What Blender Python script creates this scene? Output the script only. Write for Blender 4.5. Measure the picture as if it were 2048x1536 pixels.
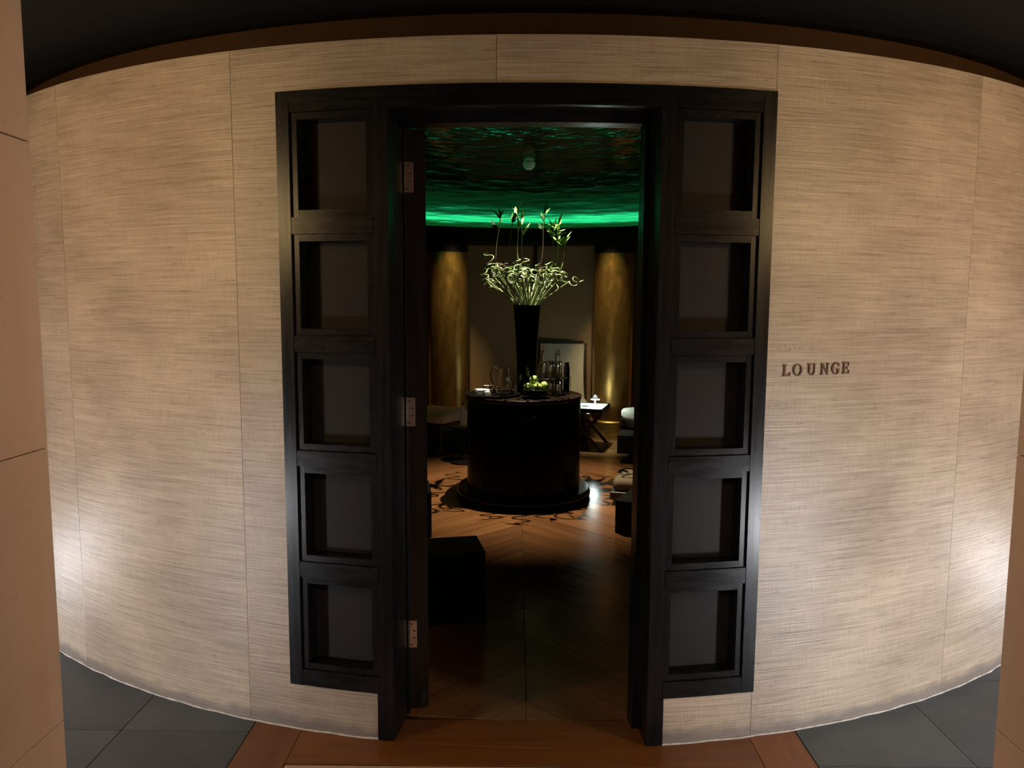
import bpy, math, random
from math import sin, cos, pi, radians, atan2, sqrt
from mathutils import Vector, Matrix

random.seed(7)
scene = bpy.context.scene
for o in list(bpy.data.objects):
    bpy.data.objects.remove(o, do_unlink=True)
col = scene.collection

# ------------------------------------------------------------------ camera
EYE = Vector((0.0, 0.0, 1.5))
PITCH, YAW, ROLL, FPX = 0.1021, -0.006, 0.0057, 1460.7
fwd = Vector((sin(YAW) * cos(PITCH), cos(YAW) * cos(PITCH), -sin(PITCH)))
rgt = Vector((cos(YAW), -sin(YAW), 0))
upv = rgt.cross(fwd)
r2 = rgt * cos(ROLL) + upv * sin(ROLL)
u2 = upv * cos(ROLL) - rgt * sin(ROLL)
cam_data = bpy.data.cameras.new('camera')
cam_data.sensor_width = 36.0
cam_data.lens = 36.0 * FPX / 2048.0
cam_data.clip_start = 0.02
cam = bpy.data.objects.new('camera', cam_data)
m = Matrix.Identity(4)
for i in range(3):
    m[i][0], m[i][1], m[i][2], m[i][3] = r2[i], u2[i], -fwd[i], EYE[i]
cam.matrix_world = m
col.objects.link(cam)
scene.camera = cam

# ------------------------------------------------------------------ world and exposure
world = bpy.data.worlds.new('world')
scene.world = world
world.use_nodes = True
world.node_tree.nodes['Background'].inputs[0].default_value = (0.0, 0.0, 0.0, 1)
world.node_tree.nodes['Background'].inputs[1].default_value = 0.0
vs = scene.view_settings
vs.view_transform = 'Standard'
vs.look = 'None'
vs.gamma = 1.0
vs.use_curve_mapping = False
vs.exposure = 0.0

# light levels (the lamps themselves are built with their fixtures below)
SIDE_COOL = 285.0       # low wall lights beside the drum, radiance of the diffuser
SIDE_WARM = 84.0       # warm wall lamps higher up on the same walls
PASSAGE_WARM = 1.0    # ceiling light of the passage the camera stands in
PASSAGE_FILL = 92.0   # added spots that brighten the passage walls, watts
DOME_SPOT = 800.0      # downlight in the crown of the dome, watts
TRAY_SPOT = 450.0      # narrow cool downlight over the tray stand, watts
COLUMN_FILL = 145.0  # added fill spots on the gilded columns, watts
COVE_GREEN = 5.0       # LED strip radiance
TRAY_LAMP = 150.0      # little lamp on the tray stand, radiance

# ------------------------------------------------------------------ geometry of the place
XC, YC, R = 0.0819, 5.8524, 3.4828     # the drum-shaped lounge
AZ0 = radians(-1.04)                   # azimuth of the door
WT = 0.17                              # drum wall thickness
WALL_TOP = 2.3512
CEIL = 2.462

def P(s, z, d=0.0):
    """point on the drum: s metres along the outside from the door axis, z up, d outward"""
    az = AZ0 + s / R
    r = R + d
    return (XC + r * sin(az), YC - r * cos(az), z)

# ------------------------------------------------------------------ materials
def newmat(name):
    mt = bpy.data.materials.new(name)
    mt.use_nodes = True
    nt = mt.node_tree
    return mt, nt, nt.nodes['Principled BSDF']

def N(nt, typ, **kw):
    n = nt.nodes.new(typ)
    for k, v in kw.items():
        setattr(n, k, v)
    return n

def ramp(nt, fac, stops):
    n = N(nt, 'ShaderNodeValToRGB')
    cr = n.color_ramp
    while len(cr.elements) < len(stops):
        cr.elements.new(0.5)
    for e, (p, c) in zip(cr.elements, stops):
        e.position = p
        e.color = (c[0], c[1], c[2], 1)
    nt.links.new(fac, n.inputs[0])
    return n

def mathn(nt, op, a, b=None):
    n = N(nt, 'ShaderNodeMath', operation=op)
    for i, v in enumerate((a, b)):
        if v is None:
            continue
        if isinstance(v, (int, float)):
            n.inputs[i].default_value = v
        else:
            nt.links.new(v, n.inputs[i])
    return n.outputs[0]

def mixc(nt, fac, a, b, blend='MIX'):
    n = N(nt, 'ShaderNodeMix', data_type='RGBA', blend_type=blend)
    for idx, v in ((0, fac), (6, a), (7, b)):
        if isinstance(v, (int, float)):
            n.inputs[idx].default_value = v
        elif isinstance(v, tuple):
            n.inputs[idx].default_value = (v[0], v[1], v[2], 1)
        else:
            nt.links.new(v, n.inputs[idx])
    return n.outputs[2]

def noise(nt, vec, scale, detail=3, rough=0.55):
    n = N(nt, 'ShaderNodeTexNoise')
    n.inputs['Scale'].default_value = scale
    n.inputs['Detail'].default_value = detail
    n.inputs['Roughness'].default_value = rough
    nt.links.new(vec, n.inputs['Vector'])
    return n.outputs['Fac']

def mapping(nt, vec, scale=(1, 1, 1), rot=(0, 0, 0), loc=(0, 0, 0)):
    n = N(nt, 'ShaderNodeMapping')
    n.inputs['Scale'].default_value = scale
    n.inputs['Rotation'].default_value = rot
    n.inputs['Location'].default_value = loc
    nt.links.new(vec, n.inputs['Vector'])
    return n.outputs[0]

def bump(nt, height, strength, dist, bsdf):
    n = N(nt, 'ShaderNodeBump')
    n.inputs['Strength'].default_value = strength
    n.inputs['Distance'].default_value = dist
    nt.links.new(height, n.inputs['Height'])
    nt.links.new(n.outputs[0], bsdf.inputs['Normal'])
    return n

def simple(name, colr, rough=0.5, metallic=0.0, spec=0.5, trans=0.0, ior=1.45, coat=0.0, var=0.12, vscale=14.0, bmp=0.0):
    mt, nt, b = newmat(name)
    tc = N(nt, 'ShaderNodeTexCoord')
    f = noise(nt, tc.outputs['Object'], vscale, 4)
    lo = tuple(c * (1 - var) for c in colr)
    hi = tuple(min(1, c * (1 + var)) for c in colr)
    rp = ramp(nt, f, [(0.3, lo), (0.7, hi)])
    nt.links.new(rp.outputs[0], b.inputs['Base Color'])
    b.inputs['Roughness'].default_value = rough
    b.inputs['Metallic'].default_value = metallic
    b.inputs['Specular IOR Level'].default_value = spec
    b.inputs['Transmission Weight'].default_value = trans
    b.inputs['IOR'].default_value = ior
    b.inputs['Coat Weight'].default_value = coat
    if bmp:
        bump(nt, f, bmp, 0.004, b)
    return mt

def emitter(name, colr, strength):
    mt, nt, b = newmat(name)
    b.inputs['Base Color'].default_value = (0.8, 0.8, 0.8, 1)
    b.inputs['Emission Color'].default_value = (*colr, 1)
    b.inputs['Emission Strength'].default_value = strength
    return mt

def grasscloth():
    mt, nt, b = newmat('grasscloth_wallcovering')
    g = N(nt, 'ShaderNodeNewGeometry')
    sp = N(nt, 'ShaderNodeSeparateXYZ')
    nt.links.new(g.outputs['Position'], sp.inputs[0])
    dx = mathn(nt, 'SUBTRACT', sp.outputs[0], XC)
    dy = mathn(nt, 'SUBTRACT', YC, sp.outputs[1])
    s = mathn(nt, 'MULTIPLY', mathn(nt, 'ARCTAN2', dx, dy), R)
    cb = N(nt, 'ShaderNodeCombineXYZ')
    nt.links.new(s, cb.inputs[0])
    oi = N(nt, 'ShaderNodeObjectInfo')
    nt.links.new(mathn(nt, 'MULTIPLY', oi.outputs['Random'], 37.0), cb.inputs[1])
    nt.links.new(sp.outputs[2], cb.inputs[2])
    v = cb.outputs[0]
    fib = noise(nt, mapping(nt, v, (4.0, 1, 185.0)), 1.0, 3, 0.7)
    fib2 = noise(nt, mapping(nt, v, (1.6, 1, 60.0)), 1.0, 2)
    warp = noise(nt, mapping(nt, v, (380.0, 1, 14.0)), 1.0, 2)
    slub = noise(nt, mapping(nt, v, (16.0, 1, 130.0)), 1.0, 1)
    patch = noise(nt, mapping(nt, v, (2.0, 1, 2.6)), 1.0, 3)
    h = mathn(nt, 'ADD', mathn(nt, 'MULTIPLY', fib, 0.82), mathn(nt, 'MULTIPLY', fib2, 0.18))
    wv = mathn(nt, 'MULTIPLY', mathn(nt, 'MULTIPLY', warp, 0.55), patch)
    h2 = mathn(nt, 'ADD', h, wv)
    base = ramp(nt, h2, [(0.40, (0.195, 0.158, 0.120)), (0.60, (0.345, 0.288, 0.224)), (0.80, (0.47, 0.395, 0.315))])
    tint = ramp(nt, patch, [(0.35, (0.90, 0.86, 0.84)), (0.65, (1.06, 1.03, 0.98))])
    c1 = mixc(nt, 1.0, base.outputs[0], tint.outputs[0], 'MULTIPLY')
    sl = ramp(nt, slub, [(0.27, (0.52, 0.44, 0.36)), (0.335, (1, 1, 1))])
    c2 = mixc(nt, 0.45, c1, sl.outputs[0], 'MULTIPLY')
    strip = ramp(nt, oi.outputs['Random'], [(0.0, (0.93, 0.93, 0.93)), (1.0, (1.05, 1.04, 1.02))])
    c3 = mixc(nt, 1.0, c2, strip.outputs[0], 'MULTIPLY')
    # grey scuffed dirt along the foot of the wall, with its own ragged edge
    dn = noise(nt, mapping(nt, v, (9, 1, 12)), 1.0, 4)
    edge = mathn(nt, 'SUBTRACT', mathn(nt, 'MULTIPLY', dn, 0.085), sp.outputs[2])
    df = ramp(nt, mathn(nt, 'ADD', mathn(nt, 'MULTIPLY', edge, 16.0), 0.45), [(0.25, (0, 0, 0)), (0.75, (1, 1, 1))])
    dfx = mathn(nt, 'MULTIPLY', df.outputs[0], 0.75)
    c4 = mixc(nt, dfx, c3, (0.13, 0.115, 0.105))
    nt.links.new(c4, b.inputs['Base Color'])
    b.inputs['Roughness'].default_value = 0.40
    b.inputs['Specular IOR Level'].default_value = 0.6
    bump(nt, h2, 0.6, 0.003, b)
    return mt

def wood(name, dark, light, rough=0.3, axis='x', scale=1.0, spec=0.5, rnd=0.35, coat=0.0, bmp=0.12):
    mt, nt, b = newmat(name)
    tc = N(nt, 'ShaderNodeTexCoord')
    oi = N(nt, 'ShaderNodeObjectInfo')
    off = N(nt, 'ShaderNodeCombineXYZ')
    for i in range(3):
        nt.links.new(mathn(nt, 'MULTIPLY', oi.outputs['Random'], 11.0 + i * 7), off.inputs[i])
    va = N(nt, 'ShaderNodeVectorMath', operation='ADD')
    nt.links.new(tc.outputs['Object'], va.inputs[0])
    nt.links.new(off.outputs[0], va.inputs[1])
    sc = {'x': (2.5, 45, 45), 'y': (45, 2.5, 45), 'z': (45, 45, 2.5)}[axis]
    g1 = noise(nt, mapping(nt, va.outputs[0], tuple(c * scale for c in sc)), 1.0, 4, 0.6)
    g2 = noise(nt, mapping(nt, va.outputs[0], tuple(c * scale * 0.22 for c in sc)), 1.0, 3)
    f = mathn(nt, 'ADD', mathn(nt, 'MULTIPLY', g1, 0.5), mathn(nt, 'MULTIPLY', g2, 0.5))
    rp = ramp(nt, f, [(0.34, dark), (0.66, light)])
    tn = ramp(nt, oi.outputs['Random'], [(0, (1 - rnd,) * 3), (1, (1 + rnd * 0.6,) * 3)])
    nt.links.new(mixc(nt, 1.0, rp.outputs[0], tn.outputs[0], 'MULTIPLY'), b.inputs['Base Color'])
    rr = ramp(nt, g1, [(0.3, (rough * 0.85,) * 3), (0.7, (rough * 1.2,) * 3)])
    nt.links.new(rr.outputs[0], b.inputs['Roughness'])
    b.inputs['Specular IOR Level'].default_value = spec
    b.inputs['Coat Weight'].default_value = coat
    b.inputs['Coat Roughness'].default_value = 0.15
    bump(nt, g1, bmp, 0.002, b)
    return mt

def slate():
    mt, nt, b = newmat('slate_tile')
    tc = N(nt, 'ShaderNodeTexCoord')
    oi = N(nt, 'ShaderNodeObjectInfo')
    n1 = noise(nt, tc.outputs['Object'], 3.0, 6, 0.65)
    n2 = noise(nt, mapping(nt, tc.outputs['Object'], (5, 30, 5)), 1.0, 5, 0.6)
    rp = ramp(nt, n1, [(0.3, (0.040, 0.053, 0.064)), (0.7, (0.074, 0.092, 0.106))])
    tn = ramp(nt, oi.outputs['Random'], [(0, (0.85, 0.85, 0.88)), (1, (1.12, 1.1, 1.08))])
    nt.links.new(mixc(nt, 1.0, rp.outputs[0], tn.outputs[0], 'MULTIPLY'), b.inputs['Base Color'])
    b.inputs['Roughness'].default_value = 0.42
    bump(nt, mathn(nt, 'ADD', n2, n1), 0.25, 0.006, b)
    return mt

def stone():
    mt, nt, b = newmat('pink_limestone')
    tc = N(nt, 'ShaderNodeTexCoord')
    n1 = noise(nt, tc.outputs['Object'], 1.6, 5, 0.6)
    n2 = noise(nt, tc.outputs['Object'], 60, 4, 0.6)
    rp = ramp(nt, n1, [(0.3, (0.42, 0.295, 0.22)), (0.7, (0.52, 0.375, 0.29))])
    pit = ramp(nt, n2, [(0.27, (0.75, 0.7, 0.65)), (0.4, (1, 1, 1))])
    nt.links.new(mixc(nt, 0.6, rp.outputs[0], pit.outputs[0], 'MULTIPLY'), b.inputs['Base Color'])
    b.inputs['Roughness'].default_value = 0.6
    bump(nt, n2, 0.1, 0.002, b)
    return mt

def leafmetal(name, dark, light, rough, stretch, bstr, bdist, metallic=1.0, scale=1.0, cyl=False):
    mt, nt, b = newmat(name)
    g = N(nt, 'ShaderNodeTexCoord')
    v = mapping(nt, g.outputs['Object'], stretch)
    n1 = noise(nt, v, 1.6 * scale, 5, 0.6)
    n2 = noise(nt, v, 7.0 * scale, 5, 0.65)
    f = mathn(nt, 'ADD', mathn(nt, 'MULTIPLY', n1, 0.6), mathn(nt, 'MULTIPLY', n2, 0.4))
    rp = ramp(nt, f, [(0.36, dark), (0.62, light)])
    nt.links.new(rp.outputs[0], b.inputs['Base Color'])
    rr = ramp(nt, n2, [(0.3, (rough * 0.75,) * 3), (0.7, (rough * 1.35,) * 3)])
    nt.links.new(rr.outputs[0], b.inputs['Roughness'])
    b.inputs['Metallic'].default_value = metallic
    bump(nt, f, bstr, bdist, b)
    return mt

def dome_leaf():
    """dark bronze leaf, burnished almost to a mirror, rippling in rings round the crown"""
    mt, nt, b = newmat('bronze_leaf_dome')
    g = N(nt, 'ShaderNodeNewGeometry')
    sp = N(nt, 'ShaderNodeSeparateXYZ')
    nt.links.new(g.outputs['Position'], sp.inputs[0])
    dx = mathn(nt, 'SUBTRACT', sp.outputs[0], XC)
    dy = mathn(nt, 'SUBTRACT', sp.outputs[1], YC)
    ang = mathn(nt, 'ARCTAN2', dx, dy)
    rad = mathn(nt, 'SQRT', mathn(nt, 'ADD', mathn(nt, 'MULTIPLY', dx, dx), mathn(nt, 'MULTIPLY', dy, dy)))
    cb = N(nt, 'ShaderNodeCombineXYZ')
    nt.links.new(mathn(nt, 'MULTIPLY', ang, 4.2), cb.inputs[0])
    nt.links.new(mathn(nt, 'MULTIPLY', rad, 4.5), cb.inputs[1])
    w1 = noise(nt, cb.outputs[0], 1.0, 3, 0.5)
    cb2 = N(nt, 'ShaderNodeCombineXYZ')
    nt.links.new(mathn(nt, 'MULTIPLY', ang, 6.0), cb2.inputs[0])
    nt.links.new(mathn(nt, 'MULTIPLY', rad, 22.0), cb2.inputs[1])
    w2 = noise(nt, cb2.outputs[0], 1.0, 4, 0.6)
    rp = ramp(nt, w2, [(0.32, (0.14, 0.10, 0.055)), (0.68, (0.40, 0.33, 0.21))])
    nt.links.new(rp.outputs[0], b.inputs['Base Color'])
    rr = ramp(nt, w2, [(0.3, (0.08,) * 3), (0.7, (0.17,) * 3)])
    nt.links.new(rr.outputs[0], b.inputs['Roughness'])
    b.inputs['Metallic'].default_value = 1.0
    hh = mathn(nt, 'ADD', w1, mathn(nt, 'MULTIPLY', w2, 0.10))
    bump(nt, hh, 1.0, 0.013, b)
    return mt

M = {}
M['grass'] = grasscloth()
M['core'] = simple('wall_core_paint', (0.03, 0.022, 0.016), 0.7)
M['band'] = simple('shaded_recess_wall', (0.045, 0.021, 0.009), 0.7, 0, 0.2)  # set-back wall in shadow; the shade is painted into this brown
M['ceil'] = simple('black_ceiling_paint', (0.005, 0.0045, 0.004), 0.7, 0, 0.2)
M['black_wood'] = wood('black_stained_wood', (0.0035, 0.0035, 0.004), (0.007, 0.007, 0.008), 0.27, 'z', 1.0, 0.30, 0.1, 0, 0.04)
M['black_wood_h'] = wood('black_stained_wood_cross', (0.0035, 0.0035, 0.004), (0.007, 0.007, 0.008), 0.27, 'x', 1.0, 0.30, 0.1, 0, 0.04)
M['fabric_panel'] = simple('charcoal_panel', (0.024, 0.0215, 0.020), 0.5, 0, 0.13, var=0.06, vscale=300)
M['door_wood'] = wood('dark_brown_door_wood', (0.006, 0.004, 0.003), (0.018, 0.011, 0.008), 0.36, 'z', 1.0, 0.3, 0.1)
M['hinge'] = simple('pinkish_nickel', (0.62, 0.47, 0.40), 0.36, 1.0, var=0.08, vscale=60)
M['screw'] = simple('dark_screw', (0.10, 0.075, 0.06), 0.5, 1.0)
M['plank'] = wood('lounge_oak_floor', (0.115, 0.046, 0.016), (0.215, 0.095, 0.036), 0.20, 'x', 0.8, 0.5, 0.25)
M['threshold'] = wood('threshold_oak', (0.125, 0.042, 0.010), (0.235, 0.085, 0.022), 0.36, 'x', 0.8, 0.5, 0.2)
M['threshold_y'] = wood('threshold_oak_side', (0.125, 0.042, 0.010), (0.235, 0.085, 0.022), 0.36, 'y', 0.8, 0.5, 0.2)
M['grout'] = simple('dark_grout', (0.012, 0.011, 0.011), 0.9, 0, 0.2)
M['gap'] = simple('dark_joint', (0.012, 0.007, 0.004), 0.8)
M['slate'] = slate()
M['stone'] = stone()
M['caulk'] = simple('pale_caulk', (0.42, 0.39, 0.36), 0.6, var=0.25, vscale=40)
M['bronze_letter'] = simple('bronze_letter', (0.11, 0.06, 0.038), 0.5, 0.3, var=0.2, vscale=120)
M['residue'] = simple('glue_residue', (0.20, 0.125, 0.08), 0.7)
M['inner_wall'] = simple('umber_fabric_wall', (0.31, 0.20, 0.095), 0.8, var=0.1, vscale=3)
M['trim_dark'] = simple('dark_trim', (0.018, 0.010, 0.007), 0.45)
M['dome'] = dome_leaf()
M['gold'] = leafmetal('gold_leaf', (0.38, 0.21, 0.055), (0.56, 0.34, 0.10), 0.34, (2.0, 2.0, 0.8), 0.05, 0.02, 0.88)
M['gold_base'] = leafmetal('gold_leaf_base', (0.42, 0.25, 0.06), (0.60, 0.38, 0.12), 0.42, (1, 1, 4.0), 0.15, 0.02, 0.85)
M['cabinet'] = simple('black_cabinet_paint', (0.004, 0.004, 0.0042), 0.35, 0, 0.16, var=0.1)
M['lacquer'] = simple('black_lacquer', (0.0055, 0.0052, 0.0055), 0.17, 0, 0.5, var=0.1)
M['top_wood'] = wood('table_top_wood', (0.012, 0.006, 0.004), (0.026, 0.012, 0.008), 0.24, 'x', 0.6, 0.5, 0.1)
M['vase'] = simple('black_glazed_vase', (0.005, 0.005, 0.006), 0.10, 0, 0.6, var=0.1)
M['stalk'] = simple('bamboo_stalk', (0.15, 0.20, 0.085), 0.32, 0, 0.5, var=0.3, vscale=40)
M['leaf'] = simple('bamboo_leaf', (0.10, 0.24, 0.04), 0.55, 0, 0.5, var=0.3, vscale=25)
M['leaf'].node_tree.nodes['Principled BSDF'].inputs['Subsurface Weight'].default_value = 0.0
M['leaf_dark'] = simple('shaded_bamboo_leaf', (0.014, 0.036, 0.011), 0.7, 0, 0.06, var=0.3, vscale=25)  # leaf copy with the shade on the dim shoots painted in
M['stalk_dark'] = simple('shaded_bamboo_stalk', (0.06, 0.055, 0.03), 0.6, 0, 0.12, var=0.3, vscale=40)  # stalk copy darkened in colour to stand in shade
M['apple'] = simple('green_apple_skin', (0.34, 0.46, 0.11), 0.3, 0, 0.5, var=0.15, vscale=25)
M['apple_stem'] = simple('apple_stem', (0.09, 0.05, 0.025), 0.7)
M['glass'] = simple('clear_glass', (0.97, 0.98, 0.98), 0.015, 0, 0.5, 1.0, 1.48, var=0.0)
M['frost'] = simple('candle_wax', (0.85, 0.83, 0.78), 0.5)
M['steel'] = simple('polished_steel', (0.75, 0.74, 0.72), 0.18, 1.0, var=0.05)
M['linen'] = simple('white_linen', (0.55, 0.50, 0.42), 0.85, var=0.06, vscale=30, bmp=0.1)
M['linen_tan'] = simple('sand_linen', (0.12, 0.09, 0.058), 1.0, 0, 0.03, var=0.06, vscale=30)
M['white'] = simple('white_paper', (0.80, 0.82, 0.80), 0.6, var=0.03)
M['canvas'] = simple('cream_canvas', (0.55, 0.52, 0.41), 0.85, var=0.06, vscale=20)
M['chair_wood'] = wood('dark_chair_wood', (0.014, 0.006, 0.004), (0.034, 0.015, 0.009), 0.35, 'x', 1.0, 0.5, 0.1)
M['cube'] = wood('black_cube_wood', (0.003, 0.0028, 0.0027), (0.006, 0.0056, 0.0052), 0.45, 'x', 1.0, 0.15, 0.1)
M['plastic'] = simple('white_plastic', (0.80, 0.80, 0.76), 0.45, var=0.03)
M['booklet'] = simple('cover_print', (0.05, 0.04, 0.04), 0.4)
M['lamp_white'] = emitter('tray_lamp_glow', (0.80, 1.0, 0.95), TRAY_LAMP)
M['cove'] = emitter('green_led', (0.015, 0.62, 0.30), COVE_GREEN)
M['cool'] = emitter('cool_lamp_glow', (0.93, 0.95, 1.0), SIDE_COOL)
M['cool_end'] = emitter('cool_end_lamp_glow', (0.93, 0.95, 1.0), SIDE_COOL * 0.24)
M['cool_right'] = emitter('cool_right_lamp_glow', (0.93, 0.95, 1.0), SIDE_COOL * 1.35)
M['warm'] = emitter('warm_lamp_glow', (1.0, 0.72, 0.33), SIDE_WARM)
M['passage'] = emitter('passage_lamp_glow', (1.0, 0.70, 0.46), PASSAGE_WARM)
M['fixture'] = simple('dark_fixture_metal', (0.05, 0.048, 0.045), 0.4, 0.8)

# ------------------------------------------------------------------ mesh helpers
class MB:
    def __init__(self):
        self.v, self.f = [], []

    def add(self, verts, faces):
        o = len(self.v)
        self.v += [tuple(p) for p in verts]
        self.f += [tuple(i + o for i in fc) for fc in faces]
        return self

    def box(self, x0, x1, y0, y1, z0, z1, bev=0.0, mat=None):
        if bev <= 0:
            vs_ = [(x, y, z) for z in (z0, z1) for y in (y0, y1) for x in (x0, x1)]
            fs = [(0, 2, 3, 1), (4, 5, 7, 6), (0, 1, 5, 4), (2, 6, 7, 3), (0, 4, 6, 2), (1, 3, 7, 5)]
        else:
            b = min(bev, (x1 - x0) * 0.45, (y1 - y0) * 0.45, (z1 - z0) * 0.45)
            vs_, fs = [], []
            rings = [(z0, b), (z0 + b, 0), (z1 - b, 0), (z1, b)]
            for z, i in rings:
                k = i
                vs_ += [(x0 + b, y0 + k, z), (x1 - b, y0 + k, z), (x1 - k, y0 + b, z), (x1 - k, y1 - b, z),
                        (x1 - b, y1 - k, z), (x0 + b, y1 - k, z), (x0 + k, y1 - b, z), (x0 + k, y0 + b, z)]
            for r in range(3):
                for j in range(8):
                    a, c = r * 8 + j, r * 8 + (j + 1) % 8
                    fs.append((a, c, c + 8, a + 8))
            fs.append(tuple(range(7, -1, -1)))
            fs.append(tuple(range(24, 32)))
        if mat is not None:
            vs_ = [tuple(mat @ Vector(p)) for p in vs_]
        return self.add(vs_, fs)

    def cbox(self, s0, s1, z0, z1, d0, d1, n=None):
        """box bent round the drum"""
        if n is None:
            n = max(1, int(abs(s1 - s0) / 0.06))
        vs_, fs = [], []
        for i in range(n + 1):
            s = s0 + (s1 - s0) * i / n
            vs_ += [P(s, z0, d0), P(s, z0, d1), P(s, z1, d1), P(s, z1, d0)]
        for i in range(n):
            a = i * 4
            for j in range(4):
                k = (j + 1) % 4
                fs.append((a + j, a + k, a + 4 + k, a + 4 + j))
        fs.append((3, 2, 1, 0))
        e = n * 4
        fs.append((e, e + 1, e + 2, e + 3))
        return self.add(vs_, fs)

    def lathe(self, prof, seg=32, c=(0, 0, 0), a0=0.0, a1=2 * pi, closed_prof=False):
        full = abs(a1 - a0 - 2 * pi) < 1e-6
        n = seg if full else seg + 1
        vs_, fs = [], []
        k = len(prof)
        for i in range(n):
            a = a0 + (a1 - a0) * i / seg
            for r, z in prof:
                vs_.append((c[0] + r * cos(a), c[1] + r * sin(a), c[2] + z))
        for i in range(seg):
            i2 = (i + 1) % n
            for j in range(k if closed_prof else k - 1):
                j2 = (j + 1) % k
                fs.append((i * k + j, i2 * k + j, i2 * k + j2, i * k + j2))
        if not full and closed_prof:
            fs.append(tuple(range(k)))
            fs.append(tuple((n - 1) * k + j for j in range(k - 1, -1, -1)))
        return self.add(vs_, fs)

    def tube(self, pts, rad, seg=8, closed=False):
        pts = [Vector(p) for p in pts]
        n = len(pts)
        rr = rad if isinstance(rad, (list, tuple)) else [rad] * n
        vs_, fs = [], []
        nrm = None
        for i, p in enumerate(pts):
            if closed:
                t = pts[(i + 1) % n] - pts[i - 1]
            else:
                t = pts[min(i + 1, n - 1)] - pts[max(i - 1, 0)]
            t.normalize()
            if nrm is None:
                ref = Vector((0, 0, 1)) if abs(t.z) < 0.9 else Vector((1, 0, 0))
                nrm = t.cross(ref).normalized()
            else:
                nrm = (nrm - t * nrm.dot(t)).normalized()
            bn = t.cross(nrm)
            for j in range(seg):
                a = 2 * pi * j / seg
                vs_.append(p + (nrm * cos(a) + bn * sin(a)) * rr[i])
        for i in range(n if closed else n - 1):
            i2 = (i + 1) % n
            for j in range(seg):
                j2 = (j + 1) % seg
                fs.append((i * seg + j, i * seg + j2, i2 * seg + j2, i2 * seg + j))
        if not closed:
            fs.append(tuple(range(seg - 1, -1, -1)))
            fs.append(tuple((n - 1) * seg + j for j in range(seg)))
        return self.add(vs_, fs)

    def bar(self, a, b, w, t, up=(0, 0, 1)):
        """rectangular bar from a to b, w across, t thick"""
        a, b = Vector(a), Vector(b)
        d = (b - a).normalized()
        x = d.cross(Vector(up))
        if x.length < 1e-4:
            x = d.cross(Vector((1, 0, 0)))
        x.normalize()
        y = x.cross(d)
        vs_ = []
        for p in (a, b):
            vs_ += [p - x * w / 2 - y * t / 2, p + x * w / 2 - y * t / 2, p + x * w / 2 + y * t / 2, p - x * w / 2 + y * t / 2]
        return self.add(vs_, [(3, 2, 1, 0), (4, 5, 6, 7), (0, 1, 5, 4), (1, 2, 6, 5), (2, 3, 7, 6), (3, 0, 4, 7)])

    def prism(self, poly, z0, z1, bev=0.0):
        n = len(poly)
        if bev > 0:
            cx = sum(p[0] for p in poly) / n
            cy = sum(p[1] for p in poly) / n
            ins = []
            for x, y in poly:
                l = max(1e-6, math.hypot(x - cx, y - cy))
                ins.append((x - (x - cx) / l * bev, y - (y - cy) / l * bev))
            vs_ = [(x, y, z0) for x, y in poly] + [(x, y, z1 - bev) for x, y in poly] + [(x, y, z1) for x, y in ins]
            fs = [tuple(range(n - 1, -1, -1)), tuple(range(2 * n, 3 * n))]
            for r in range(2):
                for i in range(n):
                    j = (i + 1) % n
                    fs.append((r * n + i, r * n + j, (r + 1) * n + j, (r + 1) * n + i))
        else:
            vs_ = [(x, y, z0) for x, y in poly] + [(x, y, z1) for x, y in poly]
            fs = [tuple(range(n - 1, -1, -1)), tuple(range(n, 2 * n))]
            for i in range(n):
                j = (i + 1) % n
                fs.append((i, j, n + j, n + i))
        return self.add(vs_, fs)

    def build(self, name, mat, parent=None, smooth=False, angle=35):
        me = bpy.data.meshes.new(name)
        me.from_pydata(self.v, [], self.f)
        me.validate()
        me.update()
        import bmesh
        bm = bmesh.new()
        bm.from_mesh(me)
        bmesh.ops.recalc_face_normals(bm, faces=bm.faces)
        bm.to_mesh(me)
        bm.free()
        me.materials.append(mat if not isinstance(mat, str) else M[mat])
        if smooth:
            for p in me.polygons:
                p.use_smooth = True
            me.set_sharp_from_angle(angle=radians(angle))
        o = bpy.data.objects.new(name, me)
        col.objects.link(o)
        if parent is not None:
            o.parent = parent
        return o

def tag(o, label, cat, group=None):
    o['label'] = label
    o['category'] = cat
    if group:
        o['group'] = group
    return o

def thing(name, label, cat, loc=(0, 0, 0), rz=0.0, group=None):
    o = bpy.data.objects.new(name, None)
    o.empty_display_size = 0.1
    col.objects.link(o)
    o.location = loc
    o.rotation_euler = (0, 0, rz)
    return tag(o, label, cat, group)

def structure(o):
    o['kind'] = 'structure'
    return o

def copy_tree(o, parent=None):
    c = o.copy()
    col.objects.link(c)
    if parent is not None:
        c.parent = parent
    for ch in list(o.children):
        copy_tree(ch, c)
    return c

# ================================================================== THE SETTING
# ---- drum wall: a dark core with strips of grasscloth hung on it
FO, FI = 0.8255, 0.495            # frame outer edge, inner edge of the side panels
FZ0, FZ1 = 0.1685, 2.2045         # side panels: bottom, top
OPEN = 0.437                      # half width of the doorway
SMAX = 5.2
b = MB()
b.cbox(-SMAX, -FO - 0.001, 0, WALL_TOP, -WT, -0.004)
b.cbox(FO + 0.001, SMAX, 0, WALL_TOP, -WT, -0.004)
b.cbox(-FO, FO, FZ1 + 0.001, WALL_TOP, -WT, -0.004)
b.cbox(-FO, -FI - 0.002, 0, FZ0 - 0.001, -WT, -0.004)
b.cbox(FI + 0.002, FO, 0, FZ0 - 0.001, -WT, -0.004)
wall = structure(b.build('wall_front', 'core', None, True))
seams = [-5.2, -4.656, -3.742, -2.829, -1.917, -1.0, -0.087, 0.823, 1.73, 2.644, 3.558, 4.472, 5.2]
G = 0.0008
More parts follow.
